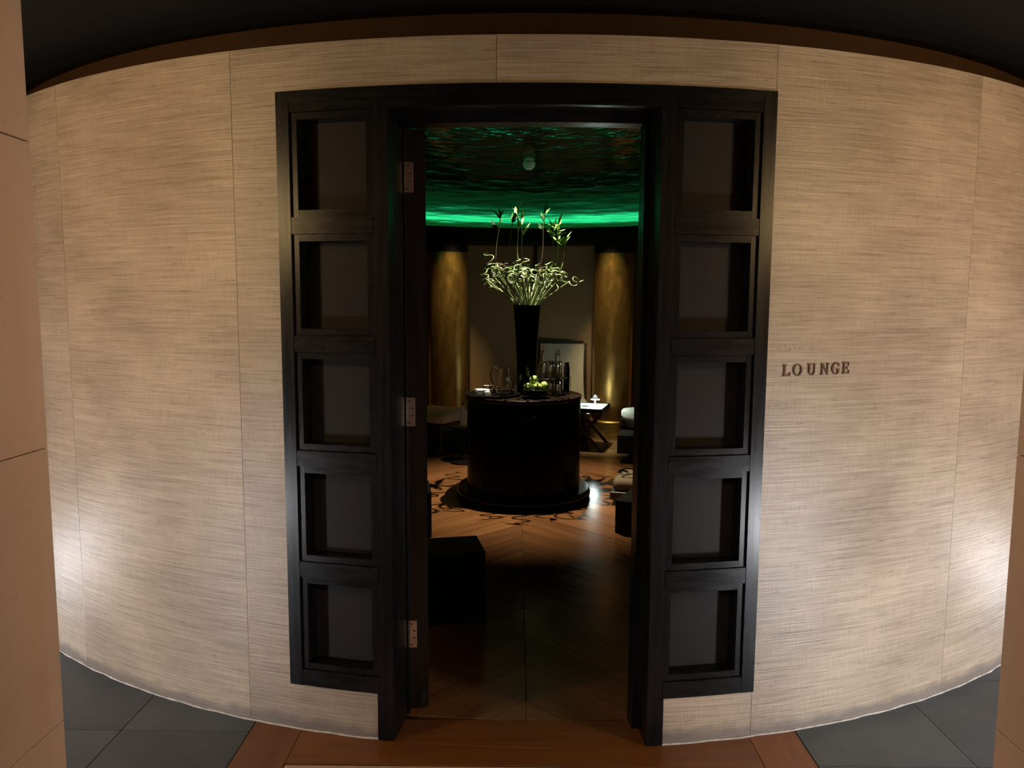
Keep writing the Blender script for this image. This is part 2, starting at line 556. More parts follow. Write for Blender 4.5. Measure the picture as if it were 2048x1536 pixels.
for i in range(len(seams) - 1):
    s0, s1 = seams[i] + G, seams[i + 1] - G
    b = MB()
    segs = []
    # cut the strip round the door frame
    cuts = sorted({s0, s1, *[c for c in (-FO, -FI, FI, FO) if s0 < c < s1]})
    for a, c in zip(cuts[:-1], cuts[1:]):
        mid = (a + c) / 2
        if abs(mid) > FO:
            b.cbox(a, c, 0.002, WALL_TOP, -0.004, 0.0)
        elif abs(mid) > FI:
            b.cbox(a, c, 0.002, FZ0 - 0.001, -0.004, 0.0)
            b.cbox(a, c, FZ1 + 0.001, WALL_TOP, -0.004, 0.0)
        else:
            b.cbox(a, c, FZ1 + 0.001, WALL_TOP, -0.004, 0.0)
    b.build('wallpaper_strip', 'grass', wall, True)

# set-back band above the wall and the black ceiling of the corridor
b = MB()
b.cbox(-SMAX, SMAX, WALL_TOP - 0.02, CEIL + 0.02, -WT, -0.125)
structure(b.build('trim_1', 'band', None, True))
b = MB()
b.cbox(-SMAX, SMAX, CEIL, CEIL + 0.05, -0.15, 3.2, 110)
structure(b.build('ceiling', 'ceil', None, False))

# pale bead of caulk along the foot of the wall
for k, (a, c) in enumerate(((-SMAX, -FI), (FI, SMAX))):
    b = MB()
    n = 80
    b.tube([P(a + (c - a) * i / n, 0.001 + 0.0012 * sin(i * 2.3), 0.002 + 0.0015 * sin(i * 1.7)) for i in range(n + 1)],
           [0.0042 + 0.0016 * sin(i * 3.1) for i in range(n + 1)], 6)
    structure(b.build('baseboard_left' if k == 0 else 'baseboard_right', 'caulk', None, True))

# ---- floors
def clip(poly, f):
    """keep the part of a polygon where the linear function f >= 0"""
    out = []
    n = len(poly)
    for i in range(n):
        p, q_ = poly[i], poly[(i + 1) % n]
        fp, fq = f(p), f(q_)
        if fp >= 0:
            out.append(p)
        if (fp >= 0) != (fq >= 0):
            t = fp / (fp - fq)
            out.append((p[0] + (q_[0] - p[0]) * t, p[1] + (q_[1] - p[1]) * t))
    return out

def clip_circle(poly, r, n=72):
    for i in range(n):
        a = 2 * pi * i / n
        nx, ny = cos(a), sin(a)
        poly = clip(poly, lambda p: r - (nx * (p[0] - XC) + ny * (p[1] - YC)))
        if len(poly) < 3:
            return []
    return poly

RIN = R - WT - 0.001
b = MB()
b.lathe([(0.001, -0.06), (RIN, -0.06), (RIN, -0.012), (0.001, -0.012)], 96, (XC, YC, 0))
floor_in = structure(b.build('floor', 'gap'))
SEAM_X, PITCH_Y, Y_FIRST, CW = 0.045, 0.29, 2.683, 1.0
TH_BACK = 2.54
planks = 0
for cidx in range(-4, 4):
    x0, x1 = SEAM_X + cidx * CW, SEAM_X + (cidx + 1) * CW
    sgn = -1 if cidx % 2 == 0 else 1            # right of the seam the boards fall away from it
    for k in range(-10, 30):
        ya = Y_FIRST + k * PITCH_Y
        if sgn < 0:
            poly = [(x0, ya), (x1, ya - CW), (x1, ya - CW + PITCH_Y), (x0, ya + PITCH_Y)]
        else:
            poly = [(x0, ya - CW), (x1, ya), (x1, ya + PITCH_Y), (x0, ya - CW + PITCH_Y)]
        poly = clip(poly, lambda p: p[1] - TH_BACK - 0.001)
        poly = clip_circle(poly, RIN - 0.002) if len(poly) > 2 else []
        if len(poly) < 3:
            continue
        ar = abs(sum(poly[i][0] * poly[(i + 1) % len(poly)][1] - poly[(i + 1) % len(poly)][0] * poly[i][1] for i in range(len(poly)))) / 2
        if ar < 0.004:
            continue
        cx = sum(p[0] for p in poly) / len(poly)
        cy = sum(p[1] for p in poly) / len(poly)
        ang = radians(-45 if sgn < 0 else 45)
        ca, sa = cos(-ang), sin(-ang)
        loc = [((p[0] - cx) * ca - (p[1] - cy) * sa, (p[0] - cx) * sa + (p[1] - cy) * ca) for p in poly]
        g = 0.0012
        # pull the edges in a hair so the joints show
        loc2 = []
        for (px, py) in loc:
            l = max(1e-6, math.hypot(px, py))
            loc2.append((px - g * (1 if px > 0 else -1), py - g * (1 if py > 0 else -1)))
        b = MB()
        b.prism(loc2, -0.012, 0.0, 0.0014)
        o = b.build('plank', 'plank', floor_in)
        o.location = (cx, cy, random.uniform(-0.0006, 0.0))
        o.rotation_euler = (0, 0, ang)
        planks += 1

# threshold boards: one inside the doorway, one outside, two border boards
b = MB()
b.box(-2.9, 3.1, -2.2, 4.2, -0.09, -0.02)
sub = structure(b.build('floor_corridor', 'grout'))

def arc_y(x):
    return YC - sqrt(R * R - (x - XC) ** 2)

def board(xs, yfront, yback, mat, parent, z1=0.0, dx=0.0):
    """board between two curves y(x)"""
    poly = [(x, yfront(x)) for x in xs] + [(x, yback(x)) for x in reversed(xs)]
    cx = sum(p[0] for p in poly) / len(poly)
    cy = sum(p[1] for p in poly) / len(poly)
    bb = MB()
    bb.prism([(p[0] - cx, p[1] - cy) for p in poly], -0.02, z1, 0.0012)
    oo = bb.build('threshold_board', mat, parent)
    oo.location = (cx, cy, 0)
    return oo

def lin(a, c, n=14):
    return [a + (c - a) * i / n for i in range(n + 1)]

TX0, TX1 = -0.760, 0.830
BX0, BX1 = -0.940, 1.005
YFB = 2.272
board(lin(-0.50, 0.50), lambda x: arc_y(x) + 0.001, lambda x: TH_BACK, 'threshold', sub)
board(lin(TX0 + 0.001, TX1 - 0.001, 20), lambda x: YFB, lambda x: arc_y(x) - 0.002, 'threshold', sub)
board(lin(BX0, TX0 - 0.001, 3), lambda x: 1.25, lambda x: arc_y(x) - 0.002, 'threshold_y', sub)
board(lin(TX1 + 0.001, BX1, 3), lambda x: 1.25, lambda x: arc_y(x) - 0.002, 'threshold_y', sub)
# pale stone slabs between the border boards, towards the passage
for k in range(6):
    b = MB()
    y1 = YFB - 0.006 - k * 0.62
    y0 = y1 - 0.616
    if k == 0:
        y0 = 1.25
        y1 = YFB - 0.006
        b.box(TX0 + 0.004, TX1 - 0.004, y0, y1, -0.02, -0.001, 0.0015)
    else:
        y1 = 1.248 - (k - 1) * 0.62
        b.box(-0.80, 0.855, y1 - 0.616, y1, -0.02, -0.001, 0.0015)
    b.build('stone_slab', 'stone', sub)
# slate tiles either side
TS = 0.58
for side, xj in ((-1, -1.40), (1, 1.535)):
    xs = [BX0 - 0.003, xj] if side < 0 else [BX1 + 0.003, xj]
    while abs(xs[-1]) < 2.6:
        xs.append(xs[-1] + side * TS)
    yj = 2.455 if side < 0 else 2.283 + 0.003
    ys = [yj + TS * k for k in range(-2, 4)]
    for i in range(len(xs) - 1):
        for j in range(len(ys) - 1):
            xa, xb = sorted((xs[i], xs[i + 1]))
            poly = [(xa + 0.0016, ys[j] + 0.0016), (xb - 0.0016, ys[j] + 0.0016), (xb - 0.0016, ys[j + 1] - 0.0016), (xa + 0.0016, ys[j + 1] - 0.0016)]
            poly = clip(poly, lambda p: p[1] - 1.255)
            # stay outside the drum: cut along the chord tangent at the tile
            if len(poly) < 3:
                continue
            pts = []
            xlo = min(p[0] for p in poly)
            xhi = max(p[0] for p in poly)
            ylo = min(p[1] for p in poly)
            yhi = max(p[1] for p in poly)
            if arc_y(min(max(xlo, -3), 3)) if abs(xlo) > abs(xhi) else arc_y(xhi):
                xx = lin(xlo, xhi, 10)
                top = [(x, min(yhi, arc_y(x) - 0.002)) for x in xx]
                if max(t[1] for t in top) - ylo < 0.02:
                    continue
                top = [(x, max(y, ylo + 0.002)) for x, y in top]
                pts = [(xlo, ylo), (xhi, ylo)] + list(reversed(top))
            b = MB()
            cx, cy = (xlo + xhi) / 2, (ylo + yhi) / 2
            b.prism([(p[0] - cx, p[1] - cy) for p in pts], -0.02, 0.0)
            o = b.build('slate_tile', 'slate', sub)
            o.location = (cx, cy, random.uniform(-0.0008, 0.0))

# ---- stone passage the photograph is taken from
JX0, JX1, JY = -0.816, 0.866, 1.25
PB = -2.1
joints = [0.0, 0.235, 0.754, 1.255, 1.773, 2.29, CEIL]
def stone_wall(name, x_in, side):
    bb = MB()
    xo = x_in + side * 0.30
    xa, xb = sorted((x_in + side * 0.012, xo))
    bb.box(xa, xb, PB, JY - 0.012, 0, CEIL)
    x2a, x2b = sorted((x_in + side * 0.012, x_in + side * 2.2))
    bb.box(x2a, x2b, JY - 0.30, JY - 0.012, 0, CEIL)
    w = structure(bb.build(name, 'gap'))
    for k in range(len(joints) - 1):
        z0, z1 = joints[k] + 0.0008, joints[k + 1] - 0.0008
        if k == 0:
            z0 = 0.001
        ys = [JY, JY - 0.62 - 0.3 * (k % 2), JY - 1.75, PB]
        for j in range(len(ys) - 1):
            b2 = MB()
            xa, xb = sorted((x_in, x_in + side * 0.012))
            b2.box(xa, xb, ys[j + 1] + 0.0008, ys[j] - (0.0 if j == 0 else 0.0008), z0, z1, 0.0012)
            b2.build('stone_slab', 'stone', w)
        for j in range(3):
            b2 = MB()
            xa, xb = sorted((x_in + side * (0.0125 + j * 0.73), x_in + side * (0.7415 + j * 0.73)))
            b2.box(xa, xb, JY - 0.012, JY, z0, z1, 0.0012)
            b2.build('stone_slab', 'stone', w)
    return w
wl = stone_wall('wall_left', JX0, -1)
wr = stone_wall('wall_right', JX1, 1)
b = MB()
b.box(JX0 - 0.3, JX1 + 0.3, PB - 0.1, PB, 0, CEIL)
structure(b.build('wall_back', 'door_wood'))
b = MB()
b.box(JX0 - 0.3, JX1 + 0.3, PB - 0.1, JY - 0.012, CEIL, CEIL + 0.05)
structure(b.build('ceiling.001', 'ceil'))
# corridor ends so the place is closed
for k, (xa, xb) in enumerate(((-3.0, -2.95), (3.05, 3.10))):
    b = MB()
    b.box(xa, xb, 0.95, 4.4, 0, CEIL)
    structure(b.build('wall_corridor_end', 'stone'))

# ---- inside of the drum
b = MB()
A_D = AZ0 - pi / 2
half = 0.53 / (R - WT)
b.lathe([(R - WT - 0.001, 0), (R - WT - 0.001, 2.47), (R - WT - 0.03, 2.47), (R - WT - 0.03, 0)], 140, (XC, YC, 0),
        A_D + half, A_D + 2 * pi - half, True)
inner = structure(b.build('wall_lounge', 'inner_wall', None, True))
b = MB()
b.lathe([(R - WT - 0.001, 2.2), (R - WT - 0.001, 2.47), (R - WT - 0.03, 2.47), (R - WT - 0.03, 2.2)], 12, (XC, YC, 0), A_D - half, A_D + half, True)
b.build('wall_head', 'inner_wall', inner, True)
# dark uprights dividing the wall into bays
for az in (-54, -36, -18.5, 2.6, 19.5, 36, 54):
    a = pi / 2 - radians(az)
    ri = R - WT - 0.03
    c = Vector((XC + ri * cos(a), YC + ri * sin(a), 0))
    w_ = 0.022 if az == 2.6 else 0.03
    mt_ = Matrix.Translation(c) @ Matrix.Rotation(a, 4, 'Z')
    b = MB()
    b.box(-0.03, 0.005, -w_, w_, 0.0, 2.28, 0, mt_)
    b.build('upright', 'trim_dark', inner)
# black ring beam with the cove on top of it
b = MB()
RB = 2.76
b.lathe([(RB, 2.275), (RB, 2.437), (RB + 0.02, 2.437), (RB + 0.02, 2.40), (R - WT - 0.032, 2.40), (R - WT - 0.032, 2.275)], 160, (XC, YC, 0), 0, 2 * pi, True)
structure(b.build('trim_2', 'ceil', None, True))
b = MB()
b.lathe([(3.17, 2.4011), (3.17, 2.445), (3.215, 2.445), (3.215, 2.4011)], 160, (XC, YC, 0), 0, 2 * pi, True)
shelf = MB()
shelf.lathe([(RB + 0.021, 2.4005), (R - WT - 0.033, 2.4005), (R - WT - 0.033, 2.4008), (RB + 0.021, 2.4008)], 120, (XC, YC, 0), 0, 2 * pi, True)
structure(shelf.build('trim_3', 'plastic', None, True))
tag(b.build('led_strip', 'cove'), 'green glowing light strip running round the cove under the dome', 'light strip')
# dome
RD, ZD, HD = R - WT + 0.02, 2.46, 0.66
prof = []
n = 26
for i in range(n + 1):
    r = RD * (1 - i / n)
    prof.append((max(r, 0.001), ZD + HD * (1 - (r / RD) ** 2)))
b = MB()
b.lathe(prof, 120, (XC, YC, 0))
dome = structure(b.build('ceiling.002', 'dome', None, True, 60))

# ================================================================== DOOR FRAME
frame = structure(bpy.data.objects.new('door_1', None))
col.objects.link(frame)
fd0, fd1 = -0.150, 0.006
rails_z = [0.2, 0.593, 0.986, 1.379, 1.772, 2.165]
RH = 0.0275
for sd in (-1, 1):
    def cb(s0, s1, *a):
        bb = MB()
        return bb.cbox(*sorted((s0 * sd, s1 * sd)), *a)
    cb(FO, 0.779, FZ0, FZ1, fd0, fd1).build('stile', 'black_wood', frame, True)
    cb(0.489, FI - 0.0335, FZ0, 2.168, fd0, fd1 - 0.004).build('stile', 'black_wood', frame, True)
    # jamb post: goes down to the floor
    cb(0.4600, OPEN, 0.0, 2.138, fd0, fd1 - 0.001).build('jamb', 'black_wood', frame, True)
    cb(FI, 0.4605, 0.0, FZ0 - 0.0005, fd0, fd1 - 0.001).build('jamb', 'black_wood', frame, True)
    for k, zc in enumerate(rails_z):
        z0, z1 = zc - RH, zc + RH
        if k == 0:
            z0 = FZ0
        if k == 5:
            z1 = 2.168
        cb(0.7785, 0.4895, z0, z1, fd0, fd1 - 0.002).build('rail', 'black_wood_h', frame, True)
    for k in range(5):
        z0, z1 = rails_z[k] + RH, rails_z[k + 1] - RH
        pan = cb(0.7785, 0.4895, z0 + 0.0004, z1 - 0.0004, -0.085, -0.060).build('panel', 'fabric_panel', frame, True)
        mw = 0.0235
        e = 0.0012
        for nm, args in (('moulding', (0.7785 - e, 0.7785 - mw, z0 + e, z1 - e)), ('moulding', (0.4895 + mw, 0.4895 + e, z0 + e, z1 - e)),
                         ('moulding', (0.7785 - mw - e / 2, 0.4895 + mw + e / 2, z0 + e, z0 + mw)), ('moulding', (0.7785 - mw - e / 2, 0.4895 + mw + e / 2, z1 - mw, z1 - e))):
            cb(*args, -0.0598, fd1 - 0.009).build(nm, 'black_wood' if abs(args[0] - args[1]) < 0.05 else 'black_wood_h', pan, True)
bb = MB(); bb.cbox(-0.7785, 0.7785, 2.1685, FZ1, fd0, fd1); bb.build('head', 'black_wood_h', frame, True)
bb = MB(); bb.cbox(-0.4605, 0.4605, 2.1385, 2.168, fd0, fd1 - 0.002); bb.build('head', 'black_wood_h', frame, True)
# door stops set further in
bb = MB(); bb.cbox(-OPEN, OPEN, 2.112, 2.1385, -0.17, -0.105); bb.build('stop', 'black_wood_h', frame, True)
bb = MB(); bb.cbox(OPEN - 0.022, OPEN, 0.0, 2.112, -0.17, -0.105); bb.build('stop', 'black_wood', frame, True)
bb = MB(); bb.cbox(OPEN - 0.0005, 0.54, 0.0, 2.26, -0.235, -0.171); bb.build('lining', 'black_wood', frame, True)
bb = MB(); bb.cbox(-0.54, -OPEN + 0.0005, 0.0, 2.26, -0.235, -0.171); bb.build('lining', 'black_wood', frame, True)
bb = MB(); bb.cbox(-OPEN, OPEN, 2.1385, 2.26, -0.235, -0.171); bb.build('lining', 'black_wood_h', frame, True)

# ---- the open door leaf, hinged on the left and swung into the lounge
leaf = structure(bpy.data.objects.new('door_2', None))
col.objects.link(leaf)
leaf.location = (-0.397, 2.598, 0.0)
leaf.rotation_euler = (0, 0, radians(98.0) )
# local x runs along the leaf (into the room), local y = thickness (towards -x world)
TK, LW, LH0, LH1 = 0.076, 0.84, 0.012, 2.118
def lb(x0, x1, y0, y1, z0, z1, nm, mt='door_wood', par=None, bev=0.002):
    bb = MB()
    bb.box(x0, x1, y0, y1, z0, z1, bev)
    return bb.build(nm, mt, par or leaf)
y0, y1 = -TK, 0.0
lb(0, 0.10, y0, y1, LH0, LH1, 'stile')
lb(LW - 0.10, LW, y0, y1, LH0, LH1, 'stile')
lr = [0.09, 0.593, 0.986, 1.379, 1.772, 2.075]
for k, zc in enumerate(lr):
    z0 = LH0 if k == 0 else zc - 0.04
    z1 = LH1 if k == 5 else zc + 0.04
    lb(0.1002, LW - 0.1002, y0, y1, z0, z1, 'rail')
for k in range(5):
    lb(0.1002, LW - 0.1002, y0 + 0.028, y1 - 0.028, lr[k] + 0.0402, lr[k + 1] - 0.0402, 'panel', 'fabric_panel')
for zc in (1.955, 1.130, 0.298):
    h = lb(-0.0022, -0.0002, -0.034, -0.006, zc - 0.052, zc + 0.052, 'hinge', 'hinge', bev=0.0006)
    bb = MB()
    for k in range(5):
        za = zc - 0.052 + k * 0.0209
        bb.lathe([(0.0005, za), (0.0065, za), (0.0065, za + 0.0199), (0.0005, za + 0.0199)], 12, (-0.006, 0.001, 0))
    bb.build('knuckle', 'hinge', h, True)
    for k, (yy, dz) in enumerate(((-0.014, 0.040), (-0.024, 0.013), (-0.024, -0.013), (-0.014, -0.040))):
        bb = MB()
        prof_ = [(0.0003, 0.0), (0.0042, 0.0), (0.0036, 0.0012), (0.0012, 0.0005), (0.0003, 0.0005)]
        bb.lathe(prof_, 12)
        s = bb.build('screw', 'screw', h, True)
        s.location = (-0.0022, yy, zc + dz)
        s.rotation_euler = (0, radians(-90), 0)
lb(-0.0024, -0.0002, -0.062, -0.048, 0.03, 0.075, 'floor_bolt', 'fixture', bev=0.0006)

# ================================================================== WALL LETTERING
def letter_polys(ch):
    """serif capitals as lists of closed outlines in a unit-height box"""
    def rect(x0, x1, y0, y1):
        return [(x0, y0), (x1, y0), (x1, y1), (x0, y1)]
    def arc(cx, cy, ro_x, ro_y, ri_x, ri_y, a0, a1, n=18):
        out = []
        for i in range(n):
            t0 = radians(a0 + (a1 - a0) * i / n)
            t1 = radians(a0 + (a1 - a0) * (i + 1) / n)
            out.append([(cx + ro_x * cos(t0), cy + ro_y * sin(t0)), (cx + ro_x * cos(t1), cy + ro_y * sin(t1)),
                        (cx + ri_x * cos(t1), cy + ri_y * sin(t1)), (cx + ri_x * cos(t0), cy + ri_y * sin(t0))])
        return out
    if ch == 'L':
        return [rect(0.10, 0.27, 0.07, 0.93), rect(0, 0.37, 0.93, 1), rect(0, 0.70, 0, 0.09), [(0.60, 0.09), (0.70, 0.09), (0.75, 0.32), (0.70, 0.32)]]
    if ch == 'O':
        return arc(0.45, 0.5, 0.45, 0.52, 0.28, 0.45, 0, 360, 30)
    if ch == 'U':
        return [rect(0.10, 0.27, 0.34, 0.93), rect(0, 0.37, 0.93, 1), rect(0.64, 0.73, 0.34, 0.93), rect(0.54, 0.83, 0.93, 1)] + arc(0.415, 0.34, 0.315, 0.36, 0.19, 0.26, 180, 360, 16)
    if ch == 'N':
        return [rect(0.12, 0.21, 0.07, 0.93), rect(0, 0.33, 0, 0.07), rect(0, 0.26, 0.93, 1), rect(0.68, 0.77, 0.0, 0.93), rect(0.56, 0.89, 0.93, 1),
                [(0.10, 0.96), (0.29, 0.96), (0.79, 0.0), (0.68, 0.0)]]
    if ch == 'G':
        return arc(0.44, 0.5, 0.44, 0.52, 0.27, 0.45, 45, 315, 26) + [rect(0.60, 0.77, 0.10, 0.42), rect(0.50, 0.87, 0.40, 0.47), [(0.69, 0.70), (0.76, 0.70), (0.76, 0.97), (0.72, 0.97)]]
    if ch == 'E':
        return [rect(0.10, 0.27, 0.07, 0.93), rect(0, 0.70, 0.93, 1), rect(0, 0.72, 0, 0.07), rect(0.27, 0.52, 0.48, 0.55), rect(0.49, 0.55, 0.38, 0.65),
                [(0.63, 0.70), (0.70, 0.70), (0.70, 0.93), (0.60, 0.93)], [(0.60, 0.07), (0.72, 0.07), (0.76, 0.30), (0.70, 0.30)]]
sign = thing('lounge_lettering', 'raised dark bronze letters spelling LOUNGE on grasscloth wall', 'sign', P(1.02, 1.28, 0.0))
HL = 0.0395
for ch, s0, wd, z0 in (('L', 0.888, 0.75, 1.2796), ('O', 0.9275, 0.90, 1.2806), ('U', 0.9835, 0.83, 1.2815), ('N', 1.0350, 0.89, 1.2822), ('G', 1.0805, 0.87, 1.2830), ('E', 1.1245, 0.76, 1.2838)):
    bb = MB()
    org = Vector(P(1.02, 1.28, 0.0))
    for poly in letter_polys(ch):
        n = len(poly)
        vv = [Vector(P(s0 + x * HL, z0 + y * HL, 0.0002)) - org for x, y in poly] + [Vector(P(s0 + x * HL, z0 + y * HL, 0.0045)) - org for x, y in poly]
        fs = [tuple(range(n - 1, -1, -1)), tuple(range(n, 2 * n))] + [(i, (i + 1) % n, n + (i + 1) % n, n + i) for i in range(n)]
        bb.add(vv, fs)
    bb.build('letter', 'bronze_letter', sign)
# ghost marks left by letters that were taken down
gh = thing('letter_residue', 'faint glue marks of removed letters above the bronze lettering', 'wall mark', P(0.95, 1.375, 0.0))
org = Vector(P(0.95, 1.375, 0.0))
marks = [(0.840, 1.3655, 0.006, 0.003), (0.842, 1.3755, 0.003, 0.002), (0.842, 1.386, 0.003, 0.002), (0.860, 1.3725, 0.004, 0.002), (0.868, 1.3720, 0.012, 0.0018), (0.898, 1.3725, 0.004, 0.003), (0.906, 1.3685, 0.013, 0.0028),
         (0.913, 1.3695, 0.003, 0.006), (0.930, 1.3685, 0.003, 0.007), (0.947, 1.3690, 0.003, 0.007), (0.955, 1.3700, 0.004, 0.005), (0.964, 1.3685, 0.002, 0.005), (0.984, 1.3700, 0.004, 0.0015),
         (0.996, 1.3695, 0.003, 0.008), (0.999, 1.3670, 0.011, 0.0022), (1.006, 1.3745, 0.004, 0.002), (0.997, 1.3840, 0.003, 0.003), (0.890, 1.386, 0.002, 0.003), (0.925, 1.3845, 0.003, 0.002)]
for (s, z, w_, h_) in marks:
    bb = MB()
    vv = []
    for dd in (0.0002, 0.0009):
        vv += [Vector(P(s, z, dd)) - org, Vector(P(s + w_, z + 0.0004, dd)) - org, Vector(P(s + w_ * 0.9, z + h_, dd)) - org, Vector(P(s + w_ * 0.15, z + h_ * 0.8, dd)) - org]
    bb.add(vv, [(3, 2, 1, 0), (4, 5, 6, 7), (0, 1, 5, 4), (1, 2, 6, 5), (2, 3, 7, 6), (3, 0, 4, 7)])
    bb.build('mark', 'residue', gh)

# ================================================================== COLUMNS
def column(x, y, label):
    t = thing('column', label, 'column', (x, y, 0), 0, 'gilded columns round the lounge wall')
    rc = 0.232
    MB().lathe([(0.001, 0.0), (0.272, 0.0), (0.272, 0.195), (0.262, 0.207), (0.001, 0.207)], 48).build('base', 'gold_base', t, True)
    MB().lathe([(0.001, 0.207), (rc, 0.207), (rc, 2.148), (0.001, 2.148)], 64).build('shaft', 'gold', t, True)
    MB().lathe([(0.001, 2.148), (rc + 0.004, 2.148), (rc + 0.004, 2.274), (0.001, 2.274)], 48).build('capital', 'ceil', t, True)
    return t
column(1.135, 8.645, 'gilded round column beside the folding tray stand')
column(-0.808, 8.60, 'gilded round column at the back, on the left of the canvas chair')
for az, lab in ((-56, 'gilded round column by the wall behind the open door'), (57, 'gilded round column by the wall beyond the footstool')):
    column(XC + 2.92 * sin(radians(az)), YC + 2.92 * cos(radians(az)), lab)

# ================================================================== ROUND CABINET
TX, TY, TZ, TR = 0.062, 5.862, 0.82, 0.466
tab = thing('round_cabinet', 'black lacquered round cabinet on a wider round plinth', 'cabinet', (TX, TY, 0))
MB().lathe([(0.001, 0.0), (0.50, 0.0), (0.538, 0.012), (0.545, 0.03), (0.538, 0.066), (0.530, 0.074), (0.001, 0.074)], 96).build('plinth', 'lacquer', tab, True)
# drum body with panelled doors
MB().lathe([(0.001, 0.074), (TR - 0.026, 0.074), (TR - 0.026, TZ - 0.03), (0.001, TZ - 0.03)], 96).build('body', 'cabinet', tab, True)
nd = 8
for k in range(nd):
    a0 = -pi / 2 + radians(2.2) + 2 * pi * k / nd + 0.006
    a1 = a0 + 2 * pi / nd - 0.012
    dr = MB().lathe([(TR - 0.0258, 0.085), (TR - 0.010, 0.085), (TR - 0.010, TZ - 0.04), (TR - 0.0258, TZ - 0.04)], 10, (0, 0, 0), a0, a1, True).build('door', 'cabinet', tab, True)
    if k in (0, 7):
        ak = a0 + 0.105 if k == 0 else a1 - 0.105
        kb = MB()
        kb.lathe([(0.0005, 0.0), (0.005, 0.0), (0.0045, 0.010), (0.010, 0.016), (0.011, 0.022), (0.007, 0.028), (0.0005, 0.029)], 16)
        ko = kb.build('knob', 'steel', dr, True)
        ko.location = ((TR - 0.0102) * cos(ak), (TR - 0.0102) * sin(ak), 0.705)
        ko.rotation_euler = (0, radians(90), ak)
MB().lathe([(0.001, TZ - 0.03), (TR - 0.004, TZ - 0.03), (TR, TZ - 0.024), (TR, TZ - 0.005), (TR - 0.005, TZ), (0.001, TZ)], 96).build('top', 'top_wood', tab, True)

# ---- tall vase
VX, VY = 0.082, 5.90
vase = MB()
vase.lathe([(0.001, 0.0), (0.070, 0.0), (0.075, 0.01), (0.082, 0.25), (0.094, 0.50), (0.110, 0.700), (0.112, 0.712), (0.105, 0.712), (0.089, 0.50), (0.076, 0.25), (0.070, 0.03), (0.001, 0.03)], 48)
vo = vase.build('tall_vase', 'vase', None, True)
vo.location = (VX, VY, TZ)
tag(vo, 'tall black tapering vase standing on the round cabinet', 'vase')
VT = TZ + 0.712

# ---- spiral bamboo stalks
def leaf_mesh(L, W, curl=0.25):
    vs_, fs = [], []
    n = 6
    prof_ = [0.10, 0.62, 1.0, 0.92, 0.62, 0.30, 0.0]
    for i in range(n + 1):
        t = i / n
        w_ = W * prof_[i] / 2
        zc = -curl * L * t * t
        fold = w_ * 0.35
        vs_ += [(-w_, L * t, zc + fold), (0, L * t, zc), (w_, L * t, zc + fold)]
    for i in range(n):
        a = i * 3
        fs += [(a, a + 1, a + 4, a + 3), (a + 1, a + 2, a + 5, a + 4)]
    bb = MB()
    bb.add(vs_, fs)
    return bb

from mathutils.kdtree import KDTree
CLEAR, CLEAR_IN = 0.0150, 0.0124        # least centre distance of two stalks above / inside the vase
placed = []                             # sample points of every stalk and leaf already standing
NST = 40
slots = []                              # where each stalk stands in the mouth of the vase
for k_ in range(NST):
    rs_, as_ = 0.092 * sqrt((k_ + 0.5) / NST), k_ * 2.39996
    slots.append((rs_ * cos(as_), rs_ * sin(as_)))

def dense(pts, step=0.004):
    out = []
    for a, c in zip(pts[:-1], pts[1:]):
        n = max(1, int((c - a).length / step))
        out += [a + (c - a) * (i / n) for i in range(n)]
    return out + [pts[-1]]

def make_tree():
    t = KDTree(max(1, len(placed)))
    for i, p in enumerate(placed):
        t.insert(p, i)
    t.balance()
    return t

def is_clear(tree, pts):
    if not placed:
        return True
    for p in pts:
        if tree.find(p)[2] < (CLEAR if p.z > -0.01 else CLEAR_IN):
            return False
    return True

def grow(tip, z_curl, turns, rad, slot, tall, lean):
    """centre line of one stalk, relative to the middle of the vase mouth"""
    ax = atan2(tip[1], tip[0])
    foot = Vector((slot[0] * 0.66, slot[1] * 0.66, -0.681))
    mouth = Vector((slot[0], slot[1], 0.0))
    c0 = Vector((tip[0], tip[1], z_curl - VT))
    pts = [foot, mouth]
    start = mouth + (c0 - mouth) * 0.82
    for i in range(1, 7):
        pts.append(mouth + (start - mouth) * (i / 6))
    d = (c0 - mouth).normalized()
    out = Vector((d.x, d.y, 0))
    out = out.normalized() if out.length > 1e-3 else Vector((1, 0, 0))
    axis = (out * random.uniform(0.2, 1.0) + Vector((random.uniform(-0.7, 0.7), random.uniform(-0.7, 0.7), random.uniform(-0.1, 0.7)))).normalized()
    if tall:
        axis = Vector((0.1 * cos(ax), 0.1 * sin(ax), 1)).normalized()
    e1 = axis.cross(Vector((random.uniform(-1, 1), random.uniform(-1, 1), 0.2))).normalized()
    e2 = axis.cross(e1)
    ns = max(8, int(turns * 13))
    c = start - e1 * rad
    adv = random.uniform(0.026, 0.045) if tall else random.uniform(0.040, 0.075)
    for i in range(1, ns + 1):
        a = 2 * pi * turns * i / ns
        pts.append(c + e1 * rad * cos(a) + e2 * rad * sin(a) + axis * adv * turns * i / ns)
    if tall:
        end = pts[-1].copy()
        hgt = tall - VT - end.z
        for i in range(1, 8):
            t = i / 7
            pts.append(end + Vector((lean * t + 0.006 * sin(5 * t + ax), 0.004 * sin(4 * t), hgt * t * 0.80)))
    return pts

